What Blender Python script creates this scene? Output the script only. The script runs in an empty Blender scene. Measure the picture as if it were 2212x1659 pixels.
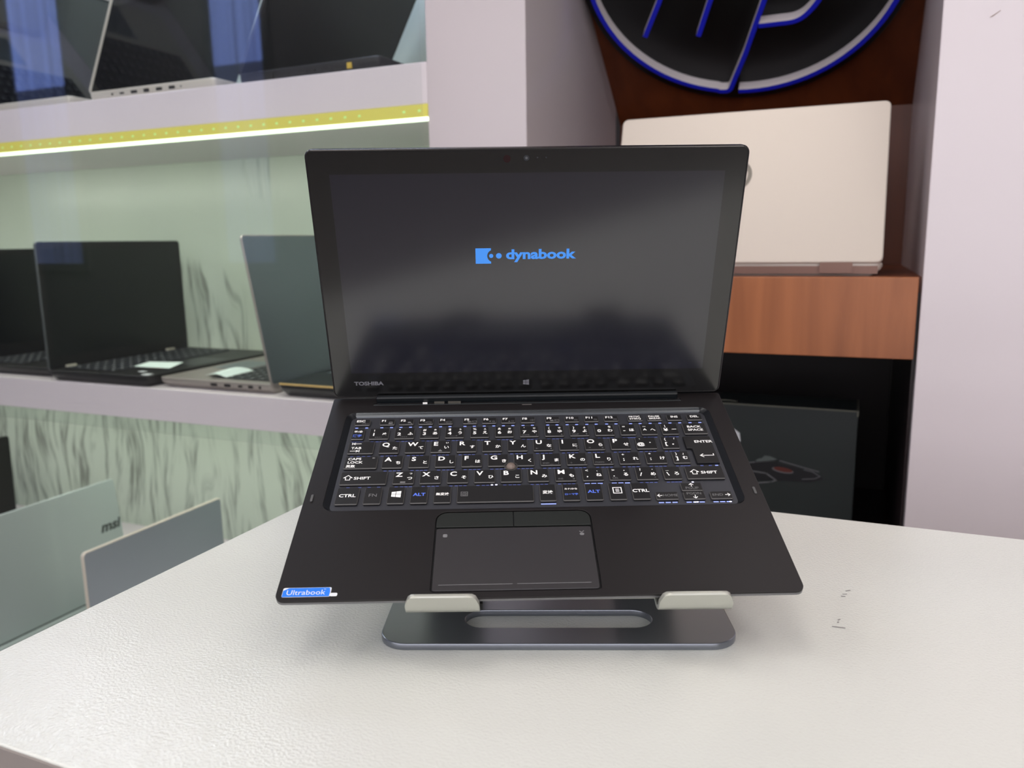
import bpy, bmesh, math, random
from mathutils import Matrix, Vector, Euler
random.seed(7)
PI = math.pi
R = math.radians
scene = bpy.context.scene
C = scene.collection

# ------------------------------------------------------------------ camera
CAM = Vector((0.0, 0.0, 1.045))
yaw, pitch, roll = R(23.119), R(-10.101), R(-0.87)
fwd = Vector((-math.sin(yaw) * math.cos(pitch), math.cos(yaw) * math.cos(pitch), math.sin(pitch)))
rt0 = Vector((math.cos(yaw), math.sin(yaw), 0)); up0 = rt0.cross(fwd)
rt = rt0 * math.cos(roll) + up0 * math.sin(roll)
up = -rt0 * math.sin(roll) + up0 * math.cos(roll)
cd = bpy.data.cameras.new('camera'); cam = bpy.data.objects.new('camera', cd); C.objects.link(cam)
cd.sensor_width = 36.0; cd.lens = 36.0 * 1720 / 2212; cd.clip_start = 0.01; cd.clip_end = 50
cam.matrix_world = Matrix((( rt.x, up.x, -fwd.x, CAM.x), (rt.y, up.y, -fwd.y, CAM.y), (rt.z, up.z, -fwd.z, CAM.z), (0, 0, 0, 1)))
cd.dof.use_dof = True; cd.dof.focus_distance = 0.55; cd.dof.aperture_fstop = 9.0
scene.camera = cam

# ------------------------------------------------------------------ world and exposure
w = bpy.data.worlds.new('world'); scene.world = w; w.use_nodes = True
w.node_tree.nodes['Background'].inputs[0].default_value = (0.5, 0.55, 0.65, 1)
w.node_tree.nodes['Background'].inputs[1].default_value = 0.15
vs = scene.view_settings
vs.view_transform = 'Standard'; vs.look = 'None'; vs.gamma = 1; vs.exposure = -0.18; vs.use_curve_mapping = False

# ------------------------------------------------------------------ ceiling lights (LED panels of the shop)
PANEL = 8.3
PANELS = [(x, y) for x in (-3.4, -1.9, -0.4, 1.1) for y in (-1.0, 0.05)] + [(2.4, -1.0), (2.4, 0.05)]

# ------------------------------------------------------------------ materials
def lin(c):
    r = []
    for v in c[:3]:
        v /= 255.0
        r.append(v / 12.92 if v <= 0.04045 else ((v + 0.055) / 1.055) ** 2.4)
    return (*r, 1)
MATS = {}
def mat(name, col, rough=0.5, metal=0.0, ior=1.45, coat=0.0, coat_rough=0.1, emit=None, es=0.0, bump=None, aniso=0.0):
    if name in MATS: return MATS[name]
    m = bpy.data.materials.new(name); m.use_nodes = True
    nt = m.node_tree; b = nt.nodes['Principled BSDF']
    b.inputs['Base Color'].default_value = lin(col)
    b.inputs['Roughness'].default_value = rough
    b.inputs['Metallic'].default_value = metal
    b.inputs['IOR'].default_value = ior
    b.inputs['Coat Weight'].default_value = coat
    b.inputs['Coat Roughness'].default_value = coat_rough
    if emit:
        b.inputs['Emission Color'].default_value = lin(emit)
        b.inputs['Emission Strength'].default_value = es
    if bump:
        tc = nt.nodes.new('ShaderNodeTexCoord'); n = nt.nodes.new('ShaderNodeTexNoise')
        n.inputs['Scale'].default_value = bump[0]; n.inputs['Detail'].default_value = bump[3] if len(bump) > 3 else 2
        bp = nt.nodes.new('ShaderNodeBump'); bp.inputs['Strength'].default_value = bump[1]; bp.inputs['Distance'].default_value = bump[2]
        nt.links.new(tc.outputs['Object'], n.inputs['Vector']); nt.links.new(n.outputs['Fac'], bp.inputs['Height'])
        nt.links.new(bp.outputs['Normal'], b.inputs['Normal'])
    MATS[name] = m
    return m
def N(nt, t, **k):
    n = nt.nodes.new(t)
    for a, v in k.items(): setattr(n, a, v)
    return n

M_WHITE = mat('white_laminate', (220, 211, 215), 0.2, bump=(9, 0.04, 0.004))
M_WHITE2 = mat('white_board', (206, 200, 205), 0.4)
M_TABLE = mat('white_pebbled_laminate', (217, 219, 214), 0.17, ior=1.5, bump=(560, 0.42, 0.0008, 1))
M_TEDGE = mat('table_edge_band', (196, 188, 182), 0.5)
M_BLACK = mat('black_plastic', (26, 25, 26), 0.42)
M_DECK = mat('black_magnesium_deck', (27, 24, 25), 0.4, ior=1.36, bump=(1500, 0.05, 0.0002, 1))
M_TRAY = mat('keyboard_tray_grey', (62, 63, 69), 0.42, metal=0.3)
M_RECESS = mat('recess_wall_gloss', (34, 36, 40), 0.22, metal=0.5)
M_RIM = mat('recess_back_bevel', (88, 92, 96), 0.25, metal=0.8)
M_KEY = mat('key_black', (20, 19, 21), 0.5, bump=(2500, 0.04, 0.0001, 1))
M_KEYEDGE = mat('key_edge', (88, 86, 84), 0.3)
M_WHITEINK = mat('white_print', (250, 248, 244), 0.5, emit=(240, 240, 255), es=0.12)
M_GREYINK = mat('grey_print', (120, 120, 122), 0.5)
M_BLUEINK = mat('blue_print', (90, 120, 225), 0.5, emit=(70, 100, 230), es=0.15)
M_LEAK = mat('backlight_leak_bright', (150, 165, 235), 0.5, emit=(130, 150, 245), es=0.75)
M_LEAK2 = mat('backlight_leak_dim', (80, 90, 140), 0.5, emit=(70, 85, 170), es=0.35)
M_LEAK3 = mat('backlight_leak_spot', (230, 230, 255), 0.5, emit=(225, 225, 255), es=1.6)
M_PAD = mat('touchpad_grey', (48, 46, 48), 0.33, ior=1.5)
M_BTN = mat('touchpad_button', (30, 33, 31), 0.4)
M_GLASS_BEZEL = mat('screen_bezel_gloss', (8, 8, 8), 0.18, ior=1.8)
M_LCD = mat('screen_lcd', (10, 10, 15), 0.17, ior=1.95, emit=(40, 45, 120), es=0.03)
M_LOGOBLUE = mat('boot_logo_blue', (10, 20, 40), 0.4, emit=(76, 156, 255), es=1.0)
M_LOGOGREY = mat('brand_grey', (120, 120, 126), 0.5)
M_LIDEDGE = mat('lid_edge_black', (34, 32, 33), 0.25, metal=0.2)
M_STICKER = mat('sticker_blue', (38, 122, 232), 0.35)
M_STICKERW = mat('sticker_white', (225, 228, 232), 0.4)
M_STAND = mat('stand_grey_anodised', (132, 136, 144), 0.28, metal=0.8, bump=(1800, 0.04, 0.0001, 1))
M_STANDL = mat('stand_silver_anodised', (186, 187, 178), 0.36, metal=0.55)
M_RUBBER = mat('black_rubber', (18, 18, 18), 0.7)
M_SLVR = mat('silver_metal', (172, 178, 176), 0.36, metal=0.7)
M_SLVRD = mat('grey_silver_lid', (128, 138, 146), 0.3, metal=0.75)
M_SLVRG = mat('green_silver_lid', (176, 188, 184), 0.38, metal=0.35)
M_SLVRB = mat('blue_silver_lid', (146, 156, 162), 0.34, metal=0.6)
M_CREAM = mat('pearl_silver', (200, 190, 180), 0.38, metal=0.25)
M_BROWNMETAL = mat('bronze_hinge', (128, 100, 90), 0.4, metal=0.4)
M_PALE = mat('pale_silver', (200, 194, 180), 0.42, metal=0.2)
M_SCR = mat('dark_screen_glossy', (6, 7, 9), 0.06, ior=1.6)
M_SCRM = mat('dark_screen_matte', (12, 15, 16), 0.3, ior=1.5)
M_KEYBG = mat('small_keys', (44, 46, 50), 0.5)
M_PORT = mat('port_dark', (20, 18, 18), 0.6)
M_PORTY = mat('port_yellow', (190, 160, 60), 0.5)
M_PAPER = mat('white_paper', (222, 236, 232), 0.7)
M_RED = mat('red_print', (150, 60, 35), 0.6)
M_BOX = mat('black_carton', (44, 50, 50), 0.45, bump=(60, 0.05, 0.001))
M_BOXEDGE = mat('carton_worn_edge', (104, 104, 92), 0.6)
M_ARTG = mat('art_grey', (112, 112, 116), 0.5)
M_ARTW = mat('art_pale', (92, 100, 98), 0.5)
M_ARTR = mat('art_red', (92, 44, 38), 0.5)
M_ARTD = mat('art_dark', (36, 37, 40), 0.4)
M_SIGN = mat('sign_black', (9, 13, 14), 0.4)
M_TUBE = mat('neon_tube_face', (226, 218, 220), 0.45)
M_TUBEB = mat('neon_tube_blue', (24, 34, 200), 0.5, emit=(10, 16, 205), es=0.03)
M_YELLOW = mat('led_yellow_diffuser', (170, 165, 85), 0.4, emit=(205, 194, 78), es=0.55)
M_LINE = mat('led_line', (240, 255, 240), 0.4, emit=(236, 255, 214), es=2.4)
M_DOT = mat('led_dot', (180, 220, 140), 0.4, emit=(168, 205, 125), es=0.55)
M_DARKSTEEL = mat('dark_floor_metal', (60, 60, 64), 0.4)
M_CEIL = mat('ceiling_white', (225, 225, 225), 0.7)
M_WALLP = mat('room_wall', (150, 150, 156), 0.7)
M_FLOOR = mat('floor_tile', (140, 136, 134), 0.35, bump=(3, 0.05, 0.01))
M_PANEL = mat('led_panel', (255, 255, 255), 0.5, emit=(255, 248, 240), es=PANEL)
M_FRAME = mat('aluminium_frame', (180, 182, 186), 0.4, metal=0.7)

def wood(name, c1, c2, rough, horiz=False):
    m = bpy.data.materials.new(name); m.use_nodes = True; nt = m.node_tree; b = nt.nodes['Principled BSDF']
    tc = N(nt, 'ShaderNodeTexCoord'); mp = N(nt, 'ShaderNodeMapping')
    mp.inputs['Scale'].default_value = (14, 6, 1.1)
    n = N(nt, 'ShaderNodeTexNoise'); n.inputs['Scale'].default_value = 2.2; n.inputs['Detail'].default_value = 7; n.inputs['Distortion'].default_value = 0.6
    n2 = N(nt, 'ShaderNodeTexNoise'); n2.inputs['Scale'].default_value = 3.0; n2.inputs['Detail'].default_value = 2
    ad = N(nt, 'ShaderNodeMath', operation='ADD'); mu = N(nt, 'ShaderNodeMath', operation='MULTIPLY'); mu.inputs[1].default_value = 0.5
    cr = N(nt, 'ShaderNodeValToRGB'); cr.color_ramp.elements[0].color = lin(c1); cr.color_ramp.elements[1].color = lin(c2)
    cr.color_ramp.elements[0].position = 0.36; cr.color_ramp.elements[1].position = 0.62
    L = nt.links.new
    L(tc.outputs['Object'], mp.inputs['Vector']); L(mp.outputs[0], n.inputs['Vector']); L(tc.outputs['Object'], n2.inputs['Vector'])
    L(n.outputs['Fac'], ad.inputs[0]); L(n2.outputs['Fac'], ad.inputs[1]); L(ad.outputs[0], mu.inputs[0]); L(mu.outputs[0], cr.inputs[0])
    L(cr.outputs[0], b.inputs['Base Color']); b.inputs['Roughness'].default_value = rough
    return m
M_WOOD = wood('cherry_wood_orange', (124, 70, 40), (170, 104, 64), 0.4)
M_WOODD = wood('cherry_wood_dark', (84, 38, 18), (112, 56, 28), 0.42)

def wallpaper():
    m = bpy.data.materials.new('feather_wallpaper'); m.use_nodes = True; nt = m.node_tree; b = nt.nodes['Principled BSDF']
    L = nt.links.new
    tc = N(nt, 'ShaderNodeTexCoord'); sp = N(nt, 'ShaderNodeSeparateXYZ'); L(tc.outputs['Object'], sp.inputs[0])
    # large sway of the strokes
    mp0 = N(nt, 'ShaderNodeMapping'); mp0.inputs['Scale'].default_value = (7.5, 1, 2.6); L(tc.outputs['Object'], mp0.inputs['Vector'])
    n0 = N(nt, 'ShaderNodeTexNoise'); n0.inputs['Scale'].default_value = 1.0; n0.inputs['Detail'].default_value = 1.5; L(mp0.outputs[0], n0.inputs['Vector'])
    ma = N(nt, 'ShaderNodeMath', operation='MULTIPLY_ADD'); ma.inputs[1].default_value = 0.17; L(n0.outputs['Fac'], ma.inputs[0]); L(sp.outputs['X'], ma.inputs[2])
    cb = N(nt, 'ShaderNodeCombineXYZ'); L(ma.outputs[0], cb.inputs[0]); L(sp.outputs['Z'], cb.inputs[2])
    mp1 = N(nt, 'ShaderNodeMapping'); mp1.inputs['Scale'].default_value = (42, 1, 3.4); L(cb.outputs[0], mp1.inputs['Vector'])
    n1 = N(nt, 'ShaderNodeTexNoise'); n1.inputs['Scale'].default_value = 1.0; n1.inputs['Detail'].default_value = 3.0; n1.inputs['Roughness'].default_value = 0.55; L(mp1.outputs[0], n1.inputs['Vector'])
    st = N(nt, 'ShaderNodeValToRGB'); st.color_ramp.elements[0].position = 0.48; st.color_ramp.elements[1].position = 0.57; L(n1.outputs['Fac'], st.inputs[0])
    # fine bristles inside a stroke
    mp2 = N(nt, 'ShaderNodeMapping'); mp2.inputs['Scale'].default_value = (130, 1, 11); L(cb.outputs[0], mp2.inputs['Vector'])
    n2 = N(nt, 'ShaderNodeTexNoise'); n2.inputs['Scale'].default_value = 1.0; n2.inputs['Detail'].default_value = 2; L(mp2.outputs[0], n2.inputs['Vector'])
    s2 = N(nt, 'ShaderNodeValToRGB'); s2.color_ramp.elements[0].position = 0.35; s2.color_ramp.elements[1].position = 0.6; L(n2.outputs['Fac'], s2.inputs[0])
    # tuft mask
    mp3 = N(nt, 'ShaderNodeMapping'); mp3.inputs['Scale'].default_value = (4.0, 1, 2.6); mp3.inputs['Location'].default_value = (0.3, 0, 0.55); L(tc.outputs['Object'], mp3.inputs['Vector'])
    n3 = N(nt, 'ShaderNodeTexNoise'); n3.inputs['Scale'].default_value = 1.0; n3.inputs['Detail'].default_value = 2; L(mp3.outputs[0], n3.inputs['Vector'])
    # tufts end below the eye-level compartment's upper half (each roll has its plain band there)
    mr = N(nt, 'ShaderNodeMapRange'); mr.inputs['From Min'].default_value = 0.93; mr.inputs['From Max'].default_value = 1.05
    mr.inputs['To Min'].default_value = 0.17; mr.inputs['To Max'].default_value = -0.22; L(sp.outputs['Z'], mr.inputs['Value'])
    m3 = N(nt, 'ShaderNodeMath', operation='ADD'); L(n3.outputs['Fac'], m3.inputs[0]); L(mr.outputs[0], m3.inputs[1])
    s3 = N(nt, 'ShaderNodeValToRGB'); s3.color_ramp.elements[0].position = 0.46; s3.color_ramp.elements[1].position = 0.58; L(m3.outputs[0], s3.inputs[0])
    f1 = N(nt, 'ShaderNodeMath', operation='MULTIPLY'); L(st.outputs[0], f1.inputs[0]); L(s2.outputs[0], f1.inputs[1])
    f2 = N(nt, 'ShaderNodeMath', operation='MULTIPLY'); L(f1.outputs[0], f2.inputs[0]); L(s3.outputs[0], f2.inputs[1])
    f3 = N(nt, 'ShaderNodeMath', operation='MULTIPLY'); f3.inputs[1].default_value = 0.75; L(f2.outputs[0], f3.inputs[0])
    base = N(nt, 'ShaderNodeMix', data_type='RGBA'); base.inputs['A'].default_value = lin((186, 198, 180)); base.inputs['B'].default_value = lin((178, 186, 176))
    L(n3.outputs['Fac'], base.inputs['Factor'])
    mx = N(nt, 'ShaderNodeMix', data_type='RGBA'); mx.inputs['B'].default_value = lin((96, 98, 92))
    L(f3.outputs[0], mx.inputs['Factor']); L(base.outputs['Result'], mx.inputs['A'])
    L(mx.outputs['Result'], b.inputs['Base Color']); b.inputs['Roughness'].default_value = 0.28
    return m
M_WALLPAPER = wallpaper()

def glassmat():
    m = bpy.data.materials.new('clear_glass'); m.use_nodes = True; nt = m.node_tree
    b = nt.nodes['Principled BSDF']; nt.nodes.remove(b); o = nt.nodes['Material Output']
    tr = N(nt, 'ShaderNodeBsdfTransparent'); tr.inputs[0].default_value = (0.985, 0.995, 0.993, 1)
    gl = N(nt, 'ShaderNodeBsdfGlossy'); gl.inputs['Roughness'].default_value = 0.02
    fr = N(nt, 'ShaderNodeFresnel'); ge = N(nt, 'ShaderNodeNewGeometry'); mr = N(nt, 'ShaderNodeMapRange')
    mr.inputs['To Min'].default_value = 1.5; mr.inputs['To Max'].default_value = 1 / 1.5      # same reflectance on both faces of the thin pane
    mx = N(nt, 'ShaderNodeMixShader'); L = nt.links.new
    L(ge.outputs['Backfacing'], mr.inputs['Value']); L(mr.outputs[0], fr.inputs['IOR'])
    L(fr.outputs[0], mx.inputs[0]); L(tr.outputs[0], mx.inputs[1]); L(gl.outputs[0], mx.inputs[2]); L(mx.outputs[0], o.inputs[0])
    return m
M_GLASS = glassmat()

def blindmat(name, col, s):
    m = bpy.data.materials.new(name); m.use_nodes = True; nt = m.node_tree; b = nt.nodes['Principled BSDF']
    tc = N(nt, 'ShaderNodeTexCoord'); mp = N(nt, 'ShaderNodeMapping'); mp.inputs['Scale'].default_value = (34, 1, 0.4)
    n = N(nt, 'ShaderNodeTexNoise'); n.inputs['Scale'].default_value = 1.0; n.inputs['Detail'].default_value = 2
    cr = N(nt, 'ShaderNodeMapRange'); cr.inputs['From Min'].default_value = 0.3; cr.inputs['From Max'].default_value = 0.7
    cr.inputs['To Min'].default_value = 0.6 * s; cr.inputs['To Max'].default_value = 1.3 * s
    L = nt.links.new; L(tc.outputs['Object'], mp.inputs['Vector']); L(mp.outputs[0], n.inputs['Vector']); L(n.outputs['Fac'], cr.inputs['Value'])
    L(cr.outputs[0], b.inputs['Emission Strength']); b.inputs['Emission Color'].default_value = col
    b.inputs['Base Color'].default_value = (0.3, 0.35, 0.5, 1)
    return m
M_BLIND = blindmat('daylit_blind', (0.26, 0.38, 1.0, 1), 3.2)
M_BLIND2 = blindmat('dim_blind', (0.3, 0.4, 1.0, 1), 0.5)

# ------------------------------------------------------------------ helpers
def thing(name, label, cat, loc=(0, 0, 0), rot=(0, 0, 0), group=None):
    o = bpy.data.objects.new(name, None); C.objects.link(o); o.location = loc; o.rotation_euler = rot
    o.empty_display_size = 0.02
    o['label'] = label; o['category'] = cat
    if group: o['group'] = group
    return o
def tag(o, label, cat, group=None):
    o['label'] = label; o['category'] = cat
    if group: o['group'] = group
    return o
class MB:
    def __init__(s): s.v = []; s.f = []; s.mi = []; s.m = []
    def _m(s, m):
        if m not in s.m: s.m.append(m)
        return s.m.index(m)
    def add(s, vs_, fs, m, M=None):
        k = len(s.v); i = s._m(m)
        s.v += [tuple(M @ Vector(p)) if M is not None else tuple(p) for p in vs_]
        s.f += [tuple(a + k for a in f) for f in fs]; s.mi += [i] * len(fs); return s
    def box(s, x0, x1, y0, y1, z0, z1, m, M=None):
        v = [(x0, y0, z0), (x1, y0, z0), (x1, y1, z0), (x0, y1, z0), (x0, y0, z1), (x1, y0, z1), (x1, y1, z1), (x0, y1, z1)]
        f = [(0, 3, 2, 1), (4, 5, 6, 7), (0, 1, 5, 4), (1, 2, 6, 5), (2, 3, 7, 6), (3, 0, 4, 7)]
        return s.add(v, f, m, M)
    def rings(s, rs, m, M=None, cap0=True, cap1=True):
        n = len(rs[0]); v = [p for r in rs for p in r]; f = []
        for a in range(len(rs) - 1):
            for i in range(n):
                j = (i + 1) % n
                f.append((a * n + i, a * n + j, (a + 1) * n + j, (a + 1) * n + i))
        if cap0: f.append(tuple(reversed(range(n))))
        if cap1: f.append(tuple(range((len(rs) - 1) * n, len(rs) * n)))
        return s.add(v, f, m, M)
    def quad(s, pts, m, M=None): return s.add(pts, [tuple(range(len(pts)))], m, M)
    def poly(s, loops, z0, z1, m, bevel=0.0, M=None):
        vv, ff = curve_plate(loops, z0, z1, bevel); return s.add(vv, ff, m, M)
    def text(s, st, x, y, size, m, z=0.0, bold=0.0, align='LEFT', sx=1.0, shear=0.0, M=None):
        vv, ff = text_geo(st, bold, align, shear)
        T = Matrix.Translation((x, y, z)) @ Matrix.Diagonal((size * sx, size, 1, 1))
        if M is not None: T = M @ T
        return s.add(vv, ff, m, T)
    def line(s, pts, wd, z0, z1, m, M=None, closed=False):
        k = len(pts); rng = range(k if closed else k - 1)
        for i in rng:
            a = Vector(pts[i]); b = Vector(pts[(i + 1) % k]); d = (b - a).normalized() * wd / 2; nn = Vector((-d.y, d.x))
            a2 = a - d; b2 = b + d
            q = [a2 - nn, b2 - nn, b2 + nn, a2 + nn]
            v = [(p.x, p.y, z0) for p in q] + [(p.x, p.y, z1) for p in q]
            s.add(v, [(0, 3, 2, 1), (4, 5, 6, 7), (0, 1, 5, 4), (1, 2, 6, 5), (2, 3, 7, 6), (3, 0, 4, 7)], m, M)
        return s
    def build(s, name, parent=None, M=None, smooth=False, scale=1.0, bevel=0.0):
        me = bpy.data.meshes.new(name)
        me.from_pydata([(a * scale, b * scale, c * scale) for a, b, c in s.v], [], s.f)
        for m in s.m: me.materials.append(m)
        me.polygons.foreach_set('material_index', s.mi); me.update()
        if smooth:
            me.polygons.foreach_set('use_smooth', [True] * len(me.polygons))
            try: me.set_sharp_from_angle(angle=R(35))
            except Exception: pass
        o = bpy.data.objects.new(name, me); C.objects.link(o)
        if parent: o.parent = parent
        if M is not None: o.matrix_local = M
        if bevel:
            bv = o.modifiers.new('bevel', 'BEVEL'); bv.width = bevel; bv.segments = 2; bv.limit_method = 'ANGLE'
        return o
def _eval_mesh(cu):
    o = bpy.data.objects.new('tmp', cu); C.objects.link(o)
    dg = bpy.context.evaluated_depsgraph_get(); dg.update()
    me = bpy.data.meshes.new_from_object(o.evaluated_get(dg))
    vv = [tuple(v.co) for v in me.vertices]; ff = [tuple(p.vertices) for p in me.polygons]
    bpy.data.objects.remove(o); bpy.data.curves.remove(cu); bpy.data.meshes.remove(me)
    return vv, ff
def curve_plate(loops, z0, z1, bevel=0.0):
    cu = bpy.data.curves.new('c', 'CURVE'); cu.dimensions = '2D'; cu.fill_mode = 'BOTH' if z1 > z0 else 'FRONT'
    for lp in loops:
        sp = cu.splines.new('POLY'); sp.points.add(len(lp) - 1); sp.use_cyclic_u = True
        for p, q in zip(sp.points, lp): p.co = (q[0], q[1], 0, 1)
    h = (z1 - z0) / 2
    if bevel: cu.bevel_depth = bevel; cu.bevel_resolution = 1; cu.offset = -bevel; cu.extrude = h - bevel
    else: cu.extrude = h
    vv, ff = _eval_mesh(cu)
    zc = (z0 + z1) / 2
    return [(a, b, c + zc) for a, b, c in vv], ff
_T = {}
def text_geo(st, bold, align, shear):
    k = (st, bold, align, shear)
    if k not in _T:
        cu = bpy.data.curves.new('t', 'FONT'); cu.body = st; cu.size = 1.0; cu.offset = bold; cu.resolution_u = 3
        cu.align_x = align; cu.align_y = 'CENTER' if align == 'CENTER' else 'BOTTOM_BASELINE'; cu.shear = shear
        cu.fill_mode = 'FRONT'; _T[k] = _eval_mesh(cu)
    return _T[k]
def rr(x0, x1, y0, y1, r, n=5, rs=None):
    rs = rs or (r, r, r, r)          # bl, br, tr, tl
    out = []
    for (cx, cy, a0, q) in ((x0, y0, 180, rs[0]), (x1, y0, 270, rs[1]), (x1, y1, 0, rs[2]), (x0, y1, 90, rs[3])):
        ox = cx + (q if cx == x0 else -q); oy = cy + (q if cy == y0 else -q)
        for i in range(n + 1):
            a = R(a0 + 90 * i / n); out.append((ox + q * math.cos(a), oy + q * math.sin(a)))
    return out
def z3(lp, z): return [(a, b, z) for a, b in lp]
def rbox(mb, x0, x1, y0, y1, z0, z1, r, bv, m, M=None, n=4):
    bv = min(bv, (z1 - z0) * 0.49)
    mb.rings([z3(rr(x0 + bv, x1 - bv, y0 + bv, y1 - bv, max(r - bv, 0.0001), n), z0), z3(rr(x0, x1, y0, y1, r, n), z0 + bv),
              z3(rr(x0, x1, y0, y1, r, n), z1 - bv), z3(rr(x0 + bv, x1 - bv, y0 + bv, y1 - bv, max(r - bv, 0.0001), n), z1)], m, M)
def struct(name, mb, **k):
    o = mb.build(name, **k); o['kind'] = 'structure'; return o

# ================================================================== SETTING
YF = 1.10            # front plane of the shop fitting
mb = MB(); mb.box(-6.6, 3.4, -1.6, 1.75, -0.05, 0, M_FLOOR); struct('floor', mb)
mb = MB(); mb.box(-6.6, 3.4, -1.6, 1.75, 3.1, 3.15, M_CEIL); struct('ceiling', mb)
mb = MB(); mb.box(-6.6, -0.5, 1.57, 1.60, 0, 3.1, M_WALLPAPER); mb.box(-6.6, 3.4, 1.70, 1.75, 0, 3.1, M_WALLP); struct('wall_back', mb)
mb = MB(); mb.box(-6.65, -6.6, -1.6, 1.75, 0, 3.1, M_WALLP); struct('wall_left', mb)
mb = MB(); mb.box(3.4, 3.45, -1.6, 1.75, 0, 3.1, M_WALLP); struct('wall_right', mb)
mb = MB(); mb.box(-6.6, 3.4, -1.65, -1.6, 0, 3.1, M_WALLP); struct('wall_front', mb)
for i, (xa, xb) in enumerate(((-5.09, -4.64), (-3.43, -3.08))):
    mb = MB(); mb.box(xa - .05, xb + .05, -1.6, -1.58, 0.9, 0.95, M_FRAME); mb.box(xa - .05, xb + .05, -1.6, -1.58, 3.0, 3.05, M_FRAME)
    mb.box(xa - .05, xa, -1.6, -1.58, .95, 3.0, M_FRAME); mb.box(xb, xb + .05, -1.6, -1.58, .95, 3.0, M_FRAME)
    wdw = struct('window_%d' % (i + 1), mb)
    mb = MB(); mb.box(xa, xb, -1.598, -1.59, 2.06, 3.0, M_BLIND); mb.build('upper_blind', wdw)
    mb = MB(); mb.box(xa, xb, -1.598, -1.59, 0.95, 2.06, M_BLIND2); mb.build('lower_blind', wdw)

# ceiling LED panels
for i, (x, y) in enumerate(PANELS):
    t = thing('ceiling_light', 'square white LED panel set in the shop ceiling', 'ceiling light', (x, y, 3.1), group='LED panels in the ceiling')
    t['label'] = 'square white LED panel set in the shop ceiling'
    mb = MB(); mb.box(-.32, .32, -.32, -.30, -.02, 0, M_FRAME); mb.box(-.32, .32, .30, .32, -.02, 0, M_FRAME)
    mb.box(-.32, -.30, -.30, .30, -.02, 0, M_FRAME); mb.box(.30, .32, -.30, .30, -.02, 0, M_FRAME); mb.build('frame', t)
    mb = MB(); mb.box(-.30, .30, -.30, .30, -.012, -.004, M_PANEL); mb.build('diffuser', t)

# glowing fill panel added behind the camera to brighten upright surfaces
t = thing('fill_panel', 'large glowing fill panel added unseen on the wall opposite the shelves', 'fill_panel', (0.3, -1.6, 1.50))
mb = MB(); mb.box(-2.24, 2.24, 0, .05, -.79, .79, M_FRAME); mb.build('frame', t)
mb = MB(); mb.box(-2.2, 2.2, .05, .056, -.75, .75, mat('fill_panel_face', (240, 240, 245), .5, emit=(250, 248, 255), es=1.9)); mb.build('face', t)
# small spotlights on arms above the fitting, just over the picture
for i, (x, e, zz) in enumerate(((-1.32, .7, 1.56), (-1.00, .4, 1.56), (-0.42, .2, 1.95), (0.10, .5, 1.95), (0.62, .6, 1.95), (1.15, .6, 1.95))):
    t = thing('spotlight', 'small white spotlight on a short arm', 'spotlight', (x, 1.10, zz), group='spotlights above the shop fitting')
    t['label'] = 'small white spotlight on a short arm above the shop fitting'
    mb = MB(); mb.box(-.008, .008, -.13, 0, -.006, .006, M_CEIL); mb.build('arm', t)
    TM = Matrix.Translation((0, -.14, -.02)) @ Matrix.Rotation(R(-42), 4, 'X'); nn = 20
    mb = MB(); mb.rings([[(r_ * math.cos(2 * PI * j / nn), r_ * math.sin(2 * PI * j / nn), z_) for j in range(nn)] for r_, z_ in ((.018, .05), (.034, .03), (.036, -.02), (.030, -.02), (.029, -.012))], M_CEIL); mb.build('shade', t, TM, smooth=True)
    mb = MB(); mb.rings([[(.027 * math.cos(2 * PI * j / nn), .027 * math.sin(2 * PI * j / nn), z_) for j in range(nn)] for z_ in (-.015, -.013)], mat('spot_lens', (255, 250, 240), .4, emit=(255, 246, 235), es=6)); mb.build('lens', t, TM)
    L = bpy.data.lights.new('spot_lamp', 'AREA'); L.shape = 'DISK'; L.size = .05; L.energy = e; L.color = (1, .955, .90) if i > 1 else (.86, .92, 1)
    lo = bpy.data.objects.new('spot_lamp', L); C.objects.link(lo); lo.parent = t; lo.matrix_local = TM @ Matrix.Translation((0, 0, -.024))

# ================================================================== SHOP FITTING
# pillar between the shelves and the niche, panel on the right
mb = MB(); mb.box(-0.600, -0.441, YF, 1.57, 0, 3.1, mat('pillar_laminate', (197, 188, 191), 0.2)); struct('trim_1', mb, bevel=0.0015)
tR = MB(); tR.box(0.079, 1.6, YF, 1.70, 0, 3.1, M_WHITE); o = struct('wall_niche_right', tR, bevel=0.0015)
sc = MB()
Msc = Matrix.Translation((0.132, YF - 0.0006, 1.291)) @ Euler((R(90), 0, 0)).to_matrix().to_4x4()
sc.quad([(-.0055, -.0032, 0), (-.002, -.0022, 0), (.0055, .003, 0), (.005, .0034, 0), (-.001, -.0006, 0)], mat('brown_scratch', (120, 88, 70), 0.7), Msc)
sc.build('scratch', o)

SH = [('lowest display shelf of the left unit, bearing silver laptops below table height', 0.18, 0.27, 0.84),
      ('white display shelf at table height with four opened laptops', 0.720, 0.782, YF),
      ('white display shelf with yellow LED strip along its lower edge', 1.251, 1.311, YF),
      ('topmost white display shelf above the picture', 1.775, 1.835, YF)]
for lb, z0, z1, y0 in SH:
    mb = MB(); mb.box(-3.4, -0.600, y0, 1.57, z0, z1, M_WHITE)
    tag(mb.build('display_shelf', bevel=0.0012), lb, 'shelf')
mb = MB(); mb.box(-3.44, -3.40, YF, 1.57, 0, 3.1, M_WHITE); struct('trim_2', mb)

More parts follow.
